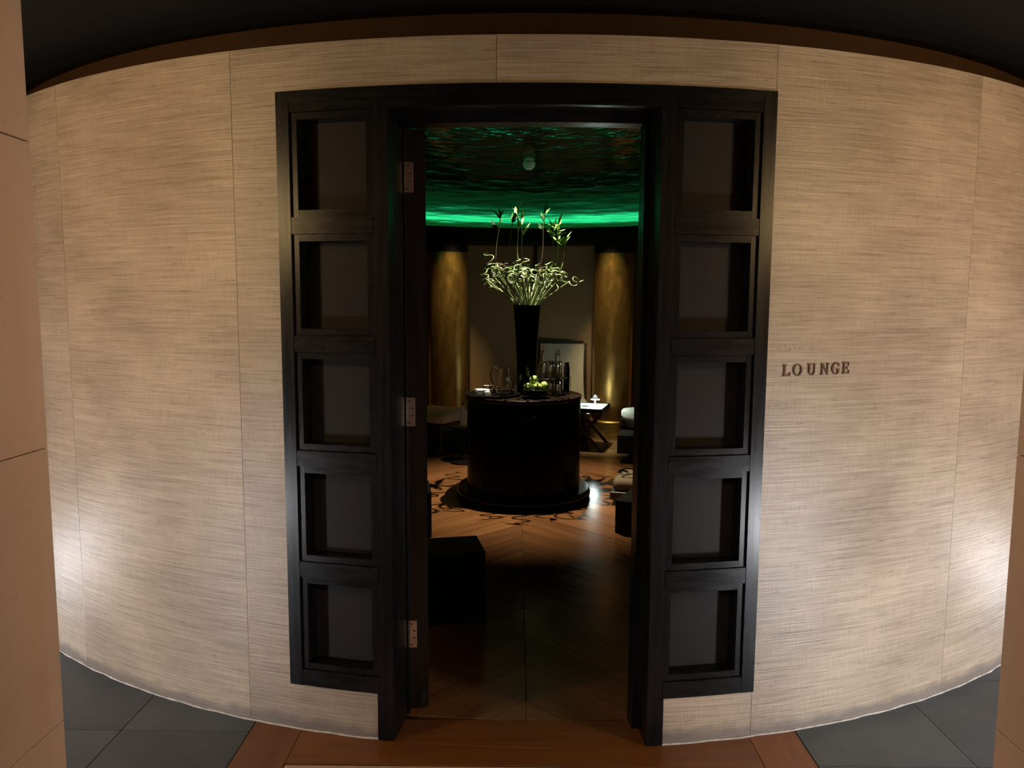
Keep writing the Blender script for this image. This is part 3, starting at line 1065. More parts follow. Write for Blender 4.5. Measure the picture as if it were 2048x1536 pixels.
def stalk(tip, z_curl, turns, rad, label, tall=None, leaves=3, group=None, lean=0.0, thick=0.0058, dark=False):
    """tip=(x,y) of the curl centre relative to the vase axis; tall = height of the shoot.
    The stalk is bent anew, a little further off each time, until it clears all those already in the vase."""
    tree = make_tree()
    pts = None
    for k in range(3000):
        w = min(1.0, k / 350.0)
        sl = min(slots, key=lambda q: (q[0] - tip[0] * 0.24) ** 2 + (q[1] - tip[1] * 0.24) ** 2 + (random.random() * 0.0012 * w))
        tp = (tip[0] + random.gauss(0, 1) * 0.045 * w, tip[1] + random.gauss(0, 1) * (0.09 if tall else 0.06) * w)
        if k > 300 and not tall:                 # no gap there: look for one in the direction of a free place in the mouth
            sl = random.choice(slots)
            an_ = atan2(sl[1], sl[0]) + random.gauss(0, 0.25)
            rr_ = random.uniform(0.14, 0.39)
            tp = (rr_ * cos(an_), rr_ * sin(an_))
        cand = grow(tp, z_curl + random.uniform(-1, 1) * 0.06 * w, turns * random.uniform(1 - 0.45 * w, 1.0), rad * random.uniform(1 - 0.4 * w, 1.0), sl, tall, lean)
        dn = dense(cand)
        if is_clear(tree, dn):
            pts = cand
            break
    if pts is None:
        print('NO ROOM for', label)
        pts, dn = cand, dense(cand)
    slots.remove(sl)
    n_ = len(pts)
    radii = [thick * (1.0 - 0.35 * i / n_) for i in range(n_)]
    for i in range(3, n_, 5):
        radii[i] *= 1.16
    bb = MB()
    bb.tube(pts, radii, 7)
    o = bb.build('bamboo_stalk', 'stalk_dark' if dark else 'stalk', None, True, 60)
    o.location = (VX, VY, VT)
    tag(o, label, 'bamboo stalk', group)
    own = list(dn)
    dirn = (pts[-1] - pts[-3]).normalized()

    def leaf(make):
        """try leaf poses until the blade hangs clear of the other stalks"""
        for k in range(60):
            base, d, L, W, roll = make()
            bl = leaf_mesh(L, W, random.uniform(0.05, 0.35))
            q_ = Vector(d).normalized().to_track_quat('Y', 'Z')
            bl.v = [tuple(q_ @ (Matrix.Rotation(roll, 3, 'Y') @ Vector(p)) + Vector(base)) for p in bl.v]
            smp = []
            for r in range(0, 6):
                for c in range(3):
                    a, e = Vector(bl.v[r * 3 + c]), Vector(bl.v[r * 3 + 3 + c])
                    smp += [a, a.lerp(e, 0.34), a.lerp(e, 0.67)]
            smp.append(Vector(bl.v[19]))
            if is_clear(tree, smp):
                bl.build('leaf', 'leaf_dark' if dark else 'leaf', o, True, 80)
                own.extend(smp)
                return
        print('leaf left off', label)

    if tall:
        for i in range(leaves):
            def mk():
                a = random.uniform(0, 2 * pi)
                return (pts[random.choice([-1, -1, -2, -2, -3, -4])], (cos(a), sin(a) * 0.8, random.uniform(0.8, 2.6)),
                        random.uniform(0.08, 0.14), random.uniform(0.018, 0.030), random.uniform(-1.3, 1.3))
            leaf(mk)
        leaf(lambda: (pts[-1], (random.uniform(0.0, 0.25), random.uniform(-0.4, 0.1), 1), random.uniform(0.10, 0.13), 0.024, random.uniform(-0.5, 0.5)))
    else:
        for i in range(leaves):
            def mk():
                a = random.uniform(0, 2 * pi)
                return (pts[-1], (cos(a) * 0.8 + dirn.x * 0.4, sin(a) * 0.8 + dirn.y * 0.4, random.uniform(0.1, 1.0)),
                        random.uniform(0.028, 0.055), random.uniform(0.008, 0.013), random.uniform(-0.6, 0.6))
            leaf(mk)
    placed.extend(own)
    return o

tall_specs = [
    ((-0.285, 0.06), 1.85, 2.0, 0.026, 'tall shaded bamboo shoot with dark leaves, outermost on the pitcher side of the vase', 2.30, 5, 0.03),
    ((-0.200, 0.09), 1.86, 2.2, 0.028, 'tall shade-darkened bamboo shoot next to the outermost shaded one', 2.27, 5, 0.02),
    ((-0.060, -0.07), 1.84, 3.2, 0.032, 'tall bright bamboo shoot with a forked pale leaf top', 2.32, 5, -0.01),
    ((0.000, -0.02), 1.86, 2.6, 0.030, 'tall bamboo shoot with one upright broad leaf beside the forked one', 2.28, 6, -0.01),
    ((0.120, 0.06), 1.86, 2.0, 0.030, 'tall thick dark bamboo shoot reaching highest into the green glow', 2.345, 6, 0.03),
    ((0.215, -0.03), 1.82, 2.6, 0.032, 'leafy bright green bamboo shoot over the drinking glasses', 2.25, 9, 0.02),
    ((0.250, 0.05), 1.80, 2.4, 0.030, 'bushy green bamboo shoot behind the leafy bright one', 2.20, 9, 0.02),
    ((0.305, 0.00), 1.80, 2.0, 0.028, 'shorter green bamboo shoot leaning out furthest above the drinking glasses', 2.08, 7, 0.04),
]
for tp, zc, tn, rd, lab, tl, lv, ln in tall_specs:
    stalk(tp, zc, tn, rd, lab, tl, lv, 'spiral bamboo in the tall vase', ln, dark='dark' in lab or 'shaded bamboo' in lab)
NLOW = 32
for i in range(NLOW):
    a = 2 * pi * i / NLOW + random.uniform(-0.12, 0.12)
    rr = random.choice([0.12, 0.18, 0.24, 0.29, 0.34, 0.38]) + random.uniform(-0.02, 0.02)
    if sin(a) < -0.15 and i % 3:
        rr = max(rr, random.uniform(0.29, 0.38))
    zc = 1.71 + 0.08 * random.random() + (0.13 if rr < 0.24 else 0.06) * random.random()
    stalk((rr * cos(a), rr * sin(a) * 0.95), zc, random.uniform(1.1, 2.3), random.uniform(0.024, 0.040),
          'low curled bamboo stalk twisting out of the tall vase', None, random.randint(2, 4), 'low curled bamboo stalks')

# ---- fruit bowl and apples
BX, BY = 0.150, 5.600
bowl = MB()
bowl.lathe([(0.001, 0.0), (0.046, 0.0), (0.050, 0.004), (0.050, 0.012), (0.042, 0.018), (0.070, 0.028), (0.100, 0.050), (0.112, 0.066), (0.108, 0.068), (0.094, 0.053), (0.066, 0.034), (0.001, 0.028)], 40)
bo = bowl.build('fruit_bowl', 'lacquer', None, True)
bo.location = (BX, BY, TZ)
tag(bo, 'shallow black footed bowl holding green apples on the round cabinet', 'bowl')
def apple(x, y, z, r, label, tilt):
    bb = MB()
    prof_ = []
    n = 14
    for i in range(n + 1):
        t = pi * i / n
        rr = r * (sin(t) ** 0.92) * (1.02 + 0.05 * cos(t))
        zz = -r * 0.92 * cos(t)
        if i == n:
            zz = r * 0.70
        if i == n - 1:
            zz = r * 0.86
        if i == 0:
            zz = -r * 0.80
        prof_.append((max(rr, 0.0006), zz))
    bb.lathe(prof_, 20)
    o = bb.build('apple', 'apple', None, True, 80)
    o.location = (x, y, z)
    o.rotation_euler = tilt
    tag(o, label, 'apple', 'green apples in the bowl')
    st = MB()
    st.tube([(0, 0, r * 0.68), (0.001, 0, r * 0.9), (0.004, 0.001, r * 1.18)], [0.0016, 0.0013, 0.0018], 6)
    st.build('stem', 'apple_stem', o, True)
apple(BX - 0.016, BY - 0.004, TZ + 0.142, 0.0345, 'green apple on top of the pile in the bowl', (0.5, -0.9, 0))
apple(BX - 0.058, BY - 0.022, TZ + 0.088, 0.0335, 'green apple under the top one, on the pitcher side of the bowl', (1.2, -0.2, 0))
apple(BX + 0.014, BY - 0.060, TZ + 0.088, 0.0335, 'pale green apple at the front rim of the bowl', (-0.6, 0.3, 0))
apple(BX + 0.068, BY + 0.004, TZ + 0.094, 0.0345, 'darker green apple against the drinking glasses', (0.2, 0.7, 0))
apple(BX - 0.002, BY + 0.056, TZ + 0.090, 0.0335, 'green apple at the back of the bowl beside the vase', (0.2, 0.1, 0))

# ---- serving tray with pitcher, candle glass and napkins
tray = thing('serving_tray', 'thin black round tray with raised rim on the round cabinet', 'tray', (-0.190, 5.735, TZ), radians(4))
def oval(a, c, prof_, seg=48):
    bb = MB()
    bb.lathe(prof_, seg)
    bb.v = [(x * a, y * c, z) for x, y, z in bb.v]
    return bb
oval(0.82, 0.82, [(0.001, 0.001), (0.24, 0.001), (0.268, 0.012), (0.27, 0.014), (0.262, 0.016), (0.235, 0.006), (0.001, 0.006)]).build('dish', 'lacquer', tray, True)
oval(0.82, 0.82, [(0.268, 0.0145), (0.2755, 0.0165), (0.268, 0.0195), (0.262, 0.0165)]).build('rim', 'lacquer', tray, True)
TRZ = TZ + 0.0062

cg = thing('candle_glass', 'squat clear glass holding a small white candle on the tray', 'glass', (-0.225, 5.70, TRZ))
MB().lathe([(0.001, 0.0), (0.035, 0.0), (0.038, 0.004), (0.040, 0.074), (0.0385, 0.075), (0.0365, 0.073), (0.035, 0.012), (0.001, 0.010)], 32).build('tumbler', 'glass', cg, True)
MB().lathe([(0.001, 0.0103), (0.022, 0.0103), (0.022, 0.026), (0.001, 0.027)], 24).build('candle', 'frost', cg, True)
np_ = thing('napkin_stack', 'small stack of white napkins behind the candle glass', 'napkins', (-0.272, 5.815, TRZ), radians(12))
for k in range(4):
    bb = MB(); bb.box(-0.055, 0.055, -0.05, 0.05, 0.0002 + k * 0.009, 0.0088 + k * 0.009, 0.003)
    o = bb.build('napkin', 'white', np_)
    o.rotation_euler = (0, 0, radians([0, 3, -2, 4][k]))
pt = thing('glass_pitcher', 'clear glass pitcher with beaded curved handle on the tray', 'pitcher', (-0.100, 5.80, TRZ))
MB().lathe([(0.001, 0.0), (0.062, 0.0), (0.068, 0.006), (0.064, 0.05), (0.050, 0.13), (0.038, 0.19), (0.040, 0.205), (0.0385, 0.206), (0.0355, 0.19), (0.047, 0.13), (0.061, 0.05), (0.063, 0.012), (0.001, 0.008)], 40).build('body', 'glass', pt, True)
bb = MB()
ctl = [Vector(p) for p in ((-0.038, 0, 0.188), (-0.085, 0, 0.262), (-0.150, 0, 0.130), (-0.060, 0, 0.052))]
hp = []
for i in range(21):
    t = i / 20
    hp.append(ctl[0] * (1 - t) ** 3 + ctl[1] * 3 * t * (1 - t) ** 2 + ctl[2] * 3 * t * t * (1 - t) + ctl[3] * t ** 3)
bb.tube(hp, [0.0055 + 0.002 * (i % 2) for i in range(21)], 8)
bb.build('handle', 'steel', pt, True)
sp = MB()
sp.tube([(0, 0, 0.004), (0.02, -0.012, 0.005), (0.055, -0.03, 0.012), (0.11, -0.058, 0.030)], [0.003, 0.003, 0.003, 0.0035], 8)
o = sp.build('teaspoon', 'steel', None, True); o.location = (-0.150, 5.70, TRZ)
tag(o, 'thin bright steel spoon lying in front of the pitcher', 'spoon')
nv = MB()
nv.add([(0, 0, 0.0), (0.022, -0.006, 0.0), (0.018, 0.0, 0.085), (0.004, 0.004, 0.078), (0, 0.006, 0.0), (0.022, 0.0, 0.0), (0.018, 0.006, 0.085), (0.004, 0.010, 0.078)],
       [(0, 1, 2, 3), (7, 6, 5, 4), (0, 4, 5, 1), (1, 5, 6, 2), (2, 6, 7, 3), (3, 7, 4, 0)])
o = nv.build('folded_card', 'white'); o.location = (-0.018, 5.755, TZ + 0.0005)
tag(o, 'small folded white card leaning beside the vase', 'card')

# ---- drinking glasses, carafes and rack
def tumbler_mesh():
    bb = MB()
    bb.lathe([(0.001, 0.0), (0.027, 0.0), (0.029, 0.004), (0.0335, 0.128), (0.0325, 0.129), (0.0315, 0.127), (0.0268, 0.014), (0.001, 0.011)], 28)
    bb.v = [(x, y, 0.129 - z) for x, y, z in bb.v]
    return bb
g0 = tumbler_mesh().build('drinking_glass', 'glass', None, True)
gs = [(0.205, 5.845), (0.258, 5.80), (0.312, 5.755), (0.275, 5.89), (0.336, 5.861), (0.213, 5.745)]
first = True
rack = thing('glass_rack', 'thin black wire rack between the two layers of glasses', 'rack', (0.27, 5.825, TZ))
for i, (x, y) in enumerate(gs):
    for lvl in range(2):
        if lvl == 1 and i == 5:
            continue
        o = g0 if first else g0.copy()
        if not first:
            col.objects.link(o)
        first = False
        o.location = (x, y, TZ + 0.0003 + lvl * 0.1364)
        tag(o, 'upturned clear tumbler in the lower layer of glasses' if lvl == 0 else 'upturned clear tumbler stacked on the wire rack', 'glass',
            'lower tumblers beside the vase' if lvl == 0 else 'upper tumblers beside the vase')
MB().box(-0.105, 0.105, -0.105, 0.105, 0.1310, 0.1365, 0.002).build('shelf', 'lacquer', rack)
for (x, y) in ((-0.102, -0.102), (0.102, -0.102), (0.102, 0.102), (-0.102, 0.102)):
    MB().tube([(x, y, 0.0), (x, y, 0.131)], 0.003, 8).build('leg', 'fixture', rack, True)
def carafe(x, y, h, label, stop):
    t = thing('carafe', label, 'carafe', (x, y, TZ))
    k = h / 0.30
    MB().lathe([(0.001, 0.0), (0.040, 0.0), (0.044, 0.005), (0.044, 0.15 * k), (0.030, 0.215 * k), (0.0185, 0.245 * k), (0.0185, 0.285 * k), (0.024, 0.30 * k), (0.022, 0.30 * k), (0.0160, 0.282 * k), (0.0160, 0.246 * k), (0.027, 0.212 * k), (0.0415, 0.148 * k), (0.0415, 0.012), (0.001, 0.010)], 32).build('bottle', 'glass', t, True)
    if stop:
        MB().lathe([(0.001, 0.288 * k), (0.0155, 0.288 * k), (0.0158, 0.302 * k), (0.020, 0.306 * k), (0.019, 0.33 * k), (0.001, 0.335 * k)], 20).build('stopper', 'glass', t, True)
    return t
carafe(0.335, 5.985, 0.315, 'clear glass carafe with stopper behind the drinking glasses', True)
carafe(0.215, 6.03, 0.335, 'clear glass carafe standing behind the vase', True)
fl_ = thing('black_flask', 'slim black flask with wire holder behind the glasses', 'flask', (0.415, 6.02, TZ))
MB().lathe([(0.001, 0.0), (0.024, 0.0), (0.025, 0.004), (0.025, 0.20), (0.019, 0.225), (0.019, 0.245), (0.001, 0.246)], 24).build('bottle', 'lacquer', fl_, True)
bb = MB()
bb.tube([(0.034 * cos(a * pi / 12), 0.034 * sin(a * pi / 12), 0.12) for a in range(24)], 0.0022, 6, True)
bb.build('ring', 'fixture', fl_, True)
for a in range(4):
    MB().tube([(0.034 * cos(a * pi / 2), 0.034 * sin(a * pi / 2), 0.0), (0.034 * cos(a * pi / 2), 0.034 * sin(a * pi / 2), 0.12)], 0.0022, 6).build('wire', 'fixture', fl_, True)

# ================================================================== BLACK CUBES
def cube_table(x, y, w, d, h, rz, label, overhang=0.0):
    t = thing('cube_side_table', label, 'side table', (x, y, 0), radians(rz), 'black cube side tables')
    z0 = 0.0
    if overhang:
        MB().box(-w / 2 + overhang, w / 2 - overhang, -d / 2 + overhang, d / 2 - overhang, 0, 0.106, 0.004).build('foot', 'cube', t)
        z0 = 0.106
    MB().box(-w / 2, w / 2, -d / 2, d / 2, z0, h - 0.022, 0.004).build('box', 'cube', t)
    MB().box(-w / 2 - 0.001, w / 2 + 0.001, -d / 2 - 0.001, d / 2 + 0.001, h - 0.020, h, 0.004).build('top', 'cube', t)
    return t
# near the open door
cube_table(-0.375, 3.468, 0.42, 0.26, 0.347, 13, 'black cube side table just inside the open door')
cube_table(0.945, 4.87, 0.44, 0.34, 0.228, -27, 'low black cube side table in front of the footstool')
cube_table(1.27, 7.13, 0.50, 0.36, 0.285, -14, 'black cube side table on a recessed foot by the back chair', 0.10)
cube_table(-0.760, 4.83, 0.36, 0.36, 0.30, 10, 'black cube side table in the shadow behind the open door leaf')

# ================================================================== LOUNGE CHAIRS AND FOOTSTOOL
def rounded_slab(bb, x0, x1, y0, y1, z0, z1, r):
    """cushion: box with fat rounded edges"""
    n = 4
    prof_ = []
    for i in range(n + 1):
        t = pi / 2 * i / n
        prof_.append((r * (1 - sin(t)) , r * (1 - cos(t))))
    levels = [(z0 + b_, a_) for a_, b_ in prof_] + [(z1 - b_, a_) for a_, b_ in reversed(prof_)]
    vs_, fs = [], []
    cseg = 4
    ring = 4 * (cseg + 1)
    for z, ins in levels:
        for cx, cy, st in ((x1, y1, 0), (x0, y1, 90), (x0, y0, 180), (x1, y0, 270)):
            rr = max(r * 1.6 - ins, 0.002)
            ox = cx - (r * 1.6) * (1 if cx == x1 else -1)
            oy = cy - (r * 1.6) * (1 if cy == y1 else -1)
            for k in range(cseg + 1):
                a = radians(st + 90 * k / cseg)
                vs_.append((ox + rr * cos(a), oy + rr * sin(a), z))
    for l in range(len(levels) - 1):
        for j in range(ring):
            j2 = (j + 1) % ring
            fs.append((l * ring + j, l * ring + j2, (l + 1) * ring + j2, (l + 1) * ring + j))
    fs.append(tuple(range(ring - 1, -1, -1)))
    fs.append(tuple((len(levels) - 1) * ring + j for j in range(ring)))
    return bb.add(vs_, fs)

def lounge_chair(x, y, rz, label):
    """faces local -y"""
    t = thing('lounge_chair', label, 'chair', (x, y, 0), radians(rz), 'reclining lounge chairs round the wall')
    W, D = 0.60, 0.62
    MB().box(-W / 2, W / 2, -D / 2, D / 2, 0.245, 0.325, 0.006).build('seat_frame', 'chair_wood', t)
    for sx in (-1, 1):
        for sy in (-1, 1):
            xx, yy = sx * (W / 2 - 0.035), sy * (D / 2 - 0.035)
            MB().box(xx - 0.03, xx + 0.03, yy - 0.03, yy + 0.03, 0, 0.245, 0.004).build('leg', 'chair_wood', t)
    MB().box(-W / 2 + 0.066, W / 2 - 0.066, -D / 2 + 0.02, D / 2 - 0.02, 0.012, 0.244, 0.003).build('plinth', 'cube', t)
    rounded_slab(MB(), -W / 2 + 0.01, W / 2 - 0.01, -D / 2 - 0.02, D / 2 - 0.09, 0.326, 0.440, 0.045).build('cushion', 'linen', t, True, 60)
    # reclined canvas back
    zb0, zb1, yb0, yb1 = 0.325, 1.085, D / 2 - 0.04, D / 2 + 0.20
    for sx in (-1, 1):
        MB().bar((sx * (W / 2 - 0.014), yb0, zb0 - 0.0), (sx * (W / 2 - 0.014), yb1, zb1), 0.028, 0.034, (0, 1, 0)).build('back_post', 'chair_wood', t)
    MB().bar((-W / 2, yb1 + 0.006, zb1 + 0.015), (W / 2, yb1 + 0.006, zb1 + 0.015), 0.034, 0.030).build('top_rail', 'chair_wood', t)
    nx, nz = 16, 14
    vs_, fs = [], []
    for k in range(2):
        for j in range(nz + 1):
            v = j / nz
            for i in range(nx + 1):
                u = i / nx
                xx = (u - 0.5) * (W - 0.058) * (1 - 0.05 * sin(pi * v) * abs(2 * u - 1))
                sag = -0.0 + 0.035 * sin(pi * u) * sin(pi * v)
                fold = 0.007 * sin(9 * (u * 0.9 + v * 0.7)) * (1 - v) * u * 2
                yy = yb0 + 0.004 + (yb1 - yb0) * (0.09 + 0.90 * v) + sag + fold - 0.010 + 0.004 * k
                zz = zb0 + (zb1 - zb0) * (0.09 + 0.90 * v)
                vs_.append((xx, yy, zz))
    L_ = (nx + 1) * (nz + 1)
    for j in range(nz):
        for i in range(nx):
            a = j * (nx + 1) + i
            fs.append((a, a + 1, a + nx + 2, a + nx + 1))
            fs.append((L_ + a + nx + 1, L_ + a + nx + 2, L_ + a + 1, L_ + a))
    bb = MB(); bb.add(vs_, fs)
    bb.build('canvas', 'canvas', t, True, 80)
    return t
lounge_chair(0.550, 8.56, -2, 'lounge chair with cream canvas back between the two gilded columns')
lounge_chair(-0.90, 7.70, 62, 'lounge chair with white seat cushion on the left, behind the round cabinet')
lounge_chair(1.545, 7.80, -60, 'lounge chair with white seat cushion beyond the cube on a recessed foot')

fs_ = thing('footstool', 'low footstool with pale cushion on a dark wooden slab', 'footstool', (1.08, 5.70, 0), radians(-14))
MB().box(-0.30, 0.34, -0.26, 0.26, 0.040, 0.105, 0.006).build('slab', 'chair_wood', fs_)
for sx in (-1, 1):
    MB().box(sx * 0.20 - 0.03, sx * 0.20 + 0.03, -0.20, 0.20, 0, 0.040, 0.003).build('runner', 'cube', fs_)
rounded_slab(MB(), -0.285, 0.33, -0.245, 0.25, 0.1055, 0.195, 0.035).build('cushion', 'linen_tan', fs_, True, 60)

# glass bottle glinting left of the cabinet, on a small black stand
st = thing('drum_stand', 'small round black stand behind the round cabinet', 'side table', (-0.515, 7.05, 0))
MB().lathe([(0.001, 0), (0.13, 0), (0.13, 0.015), (0.025, 0.03), (0.022, 0.34), (0.14, 0.352), (0.14, 0.37), (0.001, 0.37)], 32).build('pedestal', 'cube', st, True)
wb = thing('water_bottle', 'slim clear bottle with metal cap on the small black stand', 'bottle', (-0.515, 7.05, 0.3703))
MB().lathe([(0.001, 0), (0.032, 0), (0.034, 0.004), (0.034, 0.12), (0.018, 0.165), (0.014, 0.18), (0.014, 0.20), (0.012, 0.20), (0.012, 0.18), (0.032, 0.12), (0.032, 0.006), (0.001, 0.005)], 24).build('bottle', 'glass', wb, True)
MB().lathe([(0.001, 0.2005), (0.016, 0.2005), (0.016, 0.22), (0.001, 0.221)], 20).build('cap', 'steel', wb, True)

# ================================================================== FOLDING TRAY STAND
SX, SY, SRZ = 0.79, 7.92, radians(-16)
stand = thing('folding_tray_stand', 'dark wooden folding tray stand with crossed legs by the gilded column', 'tray stand', (SX, SY, 0), SRZ)
hw, hd, hz = 0.175, 0.235, 0.405
for sy in (-1, 1):
    for sx in (-1, 1):
        yy = sy * hd + (0.0135 if sx > 0 else -0.0135)
        MB().bar((-sx * hw, yy, 0.014), (sx * hw, yy, hz), 0.024, 0.028, (1, 0, 0)).build('leg', 'chair_wood', stand)
for sx in (-1, 1):
    MB().bar((sx * hw, -hd - 0.025, 0.016), (sx * hw, hd + 0.025, 0.016), 0.028, 0.030).build('foot_rail', 'chair_wood', stand)
    MB().bar((sx * (hw + 0.004), -hd - 0.025, hz - 0.004), (sx * (hw + 0.004), hd + 0.025, hz - 0.004), 0.028, 0.028).build('top_rail', 'chair_wood', stand)
for yy in (-0.16, 0.16):
    MB().box(-hw, hw, yy - 0.02, yy + 0.02, hz + 0.0105, hz + 0.013).build('strap', 'cube', stand)
bt = thing('butler_tray', 'black rimmed tray resting on the folding stand', 'tray', (SX, SY, hz + 0.0135), SRZ)
tw, td = 0.195, 0.27
MB().box(-tw, tw, -td, td, 0.0, 0.010, 0.002).build('bottom', 'cube', bt)
for sx in (-1, 1):
    MB().box(*sorted((sx * tw, sx * (tw - 0.012))), -td, td, 0.0102, 0.040, 0.002).build('side', 'cube', bt)
    MB().box(-tw + 0.0125, tw - 0.0125, *sorted((sx * td, sx * (td - 0.012))), 0.0102, 0.040, 0.002).build('side', 'cube', bt)
def local(x, y, z):
    ca, sa = cos(SRZ), sin(SRZ)
    return (SX + x * ca - y * sa, SY + x * sa + y * ca, hz + 0.0135 + z)
tw_ = MB(); rounded_slab(tw_, -0.180, 0.180, -0.250, 0.250, 0.0105, 0.034, 0.010)
o = tw_.build('folded_towel', 'white', None, True, 60); o.location = local(0, 0, 0); o.rotation_euler = (0, 0, SRZ)
tag(o, 'folded white towel covering the tray on the folding stand', 'towel')
bk = thing('booklet', 'small dark booklet lying on the white towel', 'booklet', local(-0.02, -0.06, 0.0345), SRZ + 0.3)
MB().box(-0.035, 0.035, -0.05, 0.05, 0.0, 0.004, 0.001).build('pages', 'white', bk)
MB().box(-0.036, 0.036, -0.051, 0.051, 0.0042, 0.006, 0.0006).build('cover', 'booklet', bk)
for k, (x, y) in enumerate(((-0.12, -0.14), (-0.06, -0.17))):
    bb = MB(); bb.lathe([(0.001, 0), (0.018, 0), (0.020, 0.003), (0.026, 0.030), (0.0245, 0.030), (0.018, 0.006), (0.001, 0.005)], 20)
    o = bb.build('tea_cup', 'plastic', None, True); o.location = local(x, y, 0.0345)
    tag(o, 'small white cup standing on the towel on the tray', 'cup', 'white cups on the tray')
lampx = thing('tray_lamp', 'small white lamp with glowing disc on a stem, standing on the tray', 'lamp', local(0.075, -0.02, 0.0345))
MB().lathe([(0.001, 0), (0.030, 0), (0.030, 0.004), (0.008, 0.008), (0.006, 0.05), (0.0075, 0.070), (0.001, 0.071)], 24).build('stem', 'white', lampx, True)
MB().lathe([(0.001, 0.0715), (0.046, 0.0750), (0.047, 0.0785), (0.001, 0.0800)], 28).build('disc', 'lamp_white', lampx, True)
MB().lathe([(0.034, 0.0805), (0.036, 0.095), (0.028, 0.118), (0.006, 0.130), (0.001, 0.130), (0.001, 0.128), (0.026, 0.116), (0.0335, 0.095), (0.032, 0.0805)], 24).build('glass_dome', 'glass', lampx, True)

# ================================================================== SMOKE DETECTOR AND LAMPS
def dome_z(x, y):
    r_ = math.hypot(x - XC, y - YC)
    return ZD + HD * (1 - (r_ / RD) ** 2)
dx_, dy_ = 0.112, 7.42
dz_ = dome_z(dx_, dy_)
sd = thing('smoke_detector', 'small white smoke detector hanging from the dome', 'detector', (dx_, dy_, dz_))
MB().lathe([(0.001, 0.012), (0.048, 0.012), (0.050, -0.006), (0.050, -0.018), (0.001, -0.018)], 32).build('mount', 'plastic', sd, True)
MB().lathe([(0.001, -0.0182), (0.040, -0.0182), (0.042, -0.028), (0.001, -0.028)], 32).build('ring', 'fixture', sd, True)
MB().lathe([(0.001, -0.0282), (0.060, -0.0282), (0.062, -0.040), (0.058, -0.062), (0.046, -0.078), (0.040, -0.080), (0.036, -0.092), (0.001, -0.095)], 32).build('body', 'plastic', sd, True)

# downlight in the crown of the dome, straight over the vase
zc = dome_z(TX, TY)
dl = thing('dome_downlight', 'recessed downlight in the crown of the dome above the vase', 'lamp', (TX + 0.02, TY + 0.02, zc - 0.004))
MB().lathe([(0.046, 0.002), (0.062, -0.010), (0.062, -0.004), (0.052, 0.003)], 32, (0, 0, 0), 0, 2 * pi, True).build('ring', 'fixture', dl, True)
ld = bpy.data.lights.new('downlight_beam', 'SPOT')
ld.energy = DOME_SPOT
ld.color = (1.0, 0.86, 0.64)
ld.spot_size = radians(60)
ld.spot_blend = 0.85
ld.shadow_soft_size = 0.006
lo = bpy.data.objects.new('downlight_beam', ld)
col.objects.link(lo)
lo.parent = dl
lo.location = (0, 0, -0.02)

# narrow downlight over the tray stand
tx_, ty_ = 0.74, 7.80
dl2 = thing('dome_downlight', 'recessed downlight in the dome above the folding tray stand', 'lamp', (tx_, ty_, dome_z(tx_, ty_) - 0.010))
MB().lathe([(0.040, 0.002), (0.052, -0.010), (0.052, -0.004), (0.044, 0.003)], 32, (0, 0, 0), 0, 2 * pi, True).build('ring', 'fixture', dl2, True)
ld = bpy.data.lights.new('tray_beam', 'SPOT')
ld.energy = TRAY_SPOT
ld.color = (0.80, 1.0, 0.90)
ld.spot_size = radians(26)
ld.spot_blend = 1.0
ld.shadow_soft_size = 0.012
lo = bpy.data.objects.new('tray_beam', ld)
col.objects.link(lo)
lo.parent = dl2
lo.location = (0, 0, -0.02)
lo.rotation_euler = (radians(3.0), radians(-2.5), 0)

# warm spots added in the dome to brighten the gilded columns
for (cx_, cy_), lab in (((1.135, 8.645), 'added warm fill spot in the dome before the column by the tray stand'), ((-0.808, 8.60), 'added warm fill spot in the dome before the column on the left')):
    dv = Vector((cx_ - XC, cy_ - YC))
    dv2 = dv.normalized() * (dv.length - 0.75)
    px_, py_ = XC + dv2.x, YC + dv2.y
    t = thing('dome_downlight', lab, 'lamp', (px_, py_, dome_z(px_, py_) - 0.010))
    MB().lathe([(0.040, 0.002), (0.052, -0.010), (0.052, -0.004), (0.044, 0.003)], 32, (0, 0, 0), 0, 2 * pi, True).build('ring', 'fixture', t, True)
    ld = bpy.data.lights.new('column_fill_beam', 'SPOT')
    ld.energy = COLUMN_FILL
    ld.color = (1.0, 0.74, 0.40)
    ld.spot_size = radians(40)
    ld.spot_blend = 1.0
    ld.shadow_soft_size = 0.03
    lo = bpy.data.objects.new('column_fill_beam', ld)
    col.objects.link(lo)
    lo.parent = t
    lo.location = (0, 0, -0.02)
    tgt = Vector((cx_ - px_, cy_ - py_, 0.95 - dome_z(px_, py_)))
    lo.rotation_euler = tgt.to_track_quat('-Z', 'Y').to_euler()

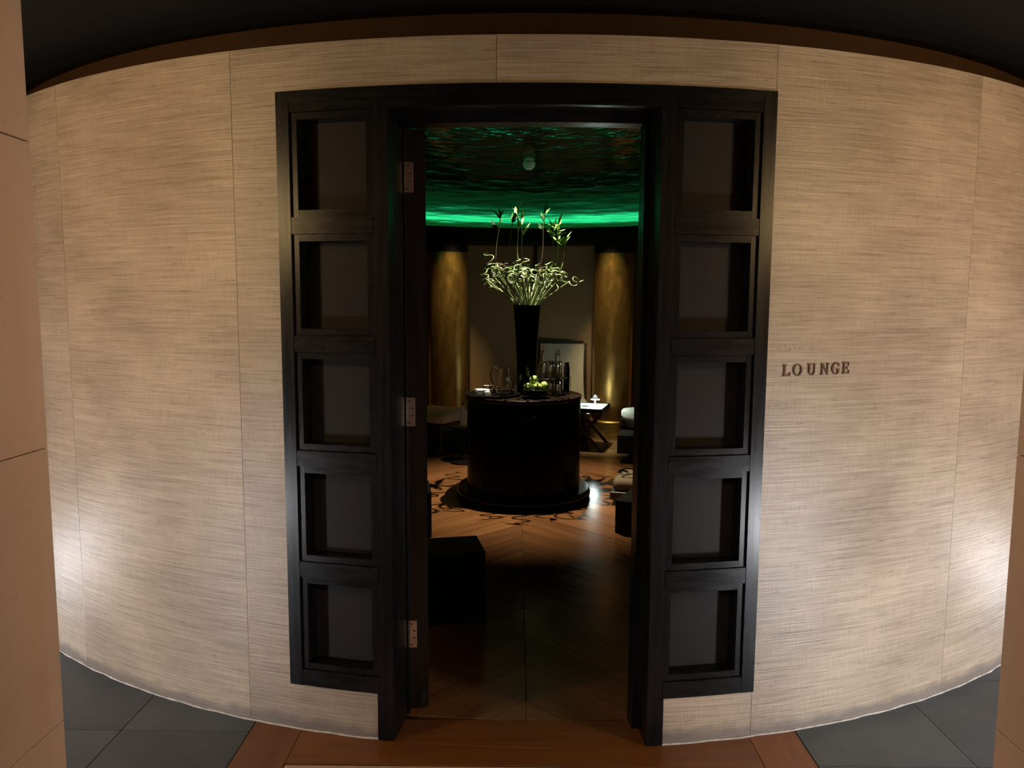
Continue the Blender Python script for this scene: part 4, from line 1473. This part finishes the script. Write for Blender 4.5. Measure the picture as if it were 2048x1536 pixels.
def wall_light(x, z, w, h, mat, label, y=None, rz=0.0):
    """flush light on a corridor wall, shining at the drum"""
    t = thing('wall_light', label, 'lamp', (x, JY if y is None else y, z), radians(rz))
    MB().box(-w / 2 - 0.015, w / 2 + 0.015, 0.0005, 0.020, -h / 2 - 0.015, h / 2 + 0.015, 0.003).build('housing', 'fixture', t)
    MB().box(-w / 2, w / 2, 0.0202, 0.030, -h / 2, h / 2, 0.003).build('diffuser', mat, t)
    return t
wall_light(-2.40, 0.27, 0.10, 0.26, 'cool', 'low cool wall light on the corridor wall behind the left stone jamb')
wall_light(2.12, 0.27, 0.10, 0.26, 'cool_right', 'low cool wall light on the corridor wall behind the right stone jamb')
for xs_, lab in ((-2.20, 'warm cylinder sconce high on the wall behind the left stone jamb'), (2.25, 'warm cylinder sconce high on the wall behind the right stone jamb')):
    t = thing('wall_sconce', lab, 'lamp', (xs_, JY, 2.00))
    MB().box(-0.05, 0.05, 0.0005, 0.014, -0.09, 0.09, 0.003).build('backplate', 'fixture', t)
    MB().box(-0.012, 0.012, 0.0142, 0.040, -0.012, 0.012, 0.002).build('arm', 'fixture', t)
    MB().lathe([(0.001, -0.16), (0.055, -0.16), (0.055, 0.16), (0.001, 0.16)], 28, (0, 0.0955, 0)).build('shade', 'warm', t, True)
    MB().lathe([(0.001, -0.172), (0.059, -0.172), (0.059, -0.1602), (0.001, -0.1602)], 28, (0, 0.0955, 0)).build('cap', 'fixture', t, True)
    MB().lathe([(0.001, 0.1602), (0.059, 0.1602), (0.059, 0.172), (0.001, 0.172)], 28, (0, 0.0955, 0)).build('cap', 'fixture', t, True)
wall_light(-2.95, 0.15, 0.10, 0.20, 'cool_end', 'low cool wall light on the left end wall of the corridor', 3.10, -90)
wall_light(3.05, 0.15, 0.10, 0.20, 'cool_end', 'low cool wall light on the right end wall of the corridor', 3.05, 90)
pl = thing('passage_ceiling_light', 'round warm ceiling light in the stone passage', 'lamp', (0.02, 0.10, CEIL))
MB().lathe([(0.17, 0.0), (0.19, 0.0), (0.19, -0.030), (0.17, -0.030)], 40, (0, 0, 0), 0, 2 * pi, True).build('ring', 'fixture', pl, True)
MB().lathe([(0.001, -0.012), (0.169, -0.012), (0.169, -0.024), (0.001, -0.024)], 40).build('diffuser', 'passage', pl, True)

# two unseen ceiling spots added behind the camera, each brightening the opposite stone wall
for xs_, tgt_, lab in ((0.50, (JX0, 0.95, 1.15), 'added passage fill spot aimed at the left stone wall'), (-0.45, (JX1, 0.95, 1.15), 'added passage fill spot aimed at the right stone wall')):
    t = thing('passage_fill_spot', lab, 'lamp', (xs_, -0.35, CEIL))
    MB().lathe([(0.040, -0.0005), (0.055, -0.0005), (0.055, -0.010), (0.040, -0.006)], 32, (0, 0, 0), 0, 2 * pi, True).build('ring', 'fixture', t, True)
    ld = bpy.data.lights.new('passage_fill_beam', 'SPOT')
    ld.energy = PASSAGE_FILL
    ld.color = (1.0, 0.76, 0.54)
    ld.spot_size = radians(64)
    ld.spot_blend = 0.9
    ld.shadow_soft_size = 0.035
    lo = bpy.data.objects.new('passage_fill_beam', ld)
    col.objects.link(lo)
    lo.parent = t
    lo.location = (0, 0, -0.03)
    lo.rotation_euler = (Vector(tgt_) - Vector((xs_, -0.35, CEIL))).to_track_quat('-Z', 'Y').to_euler()
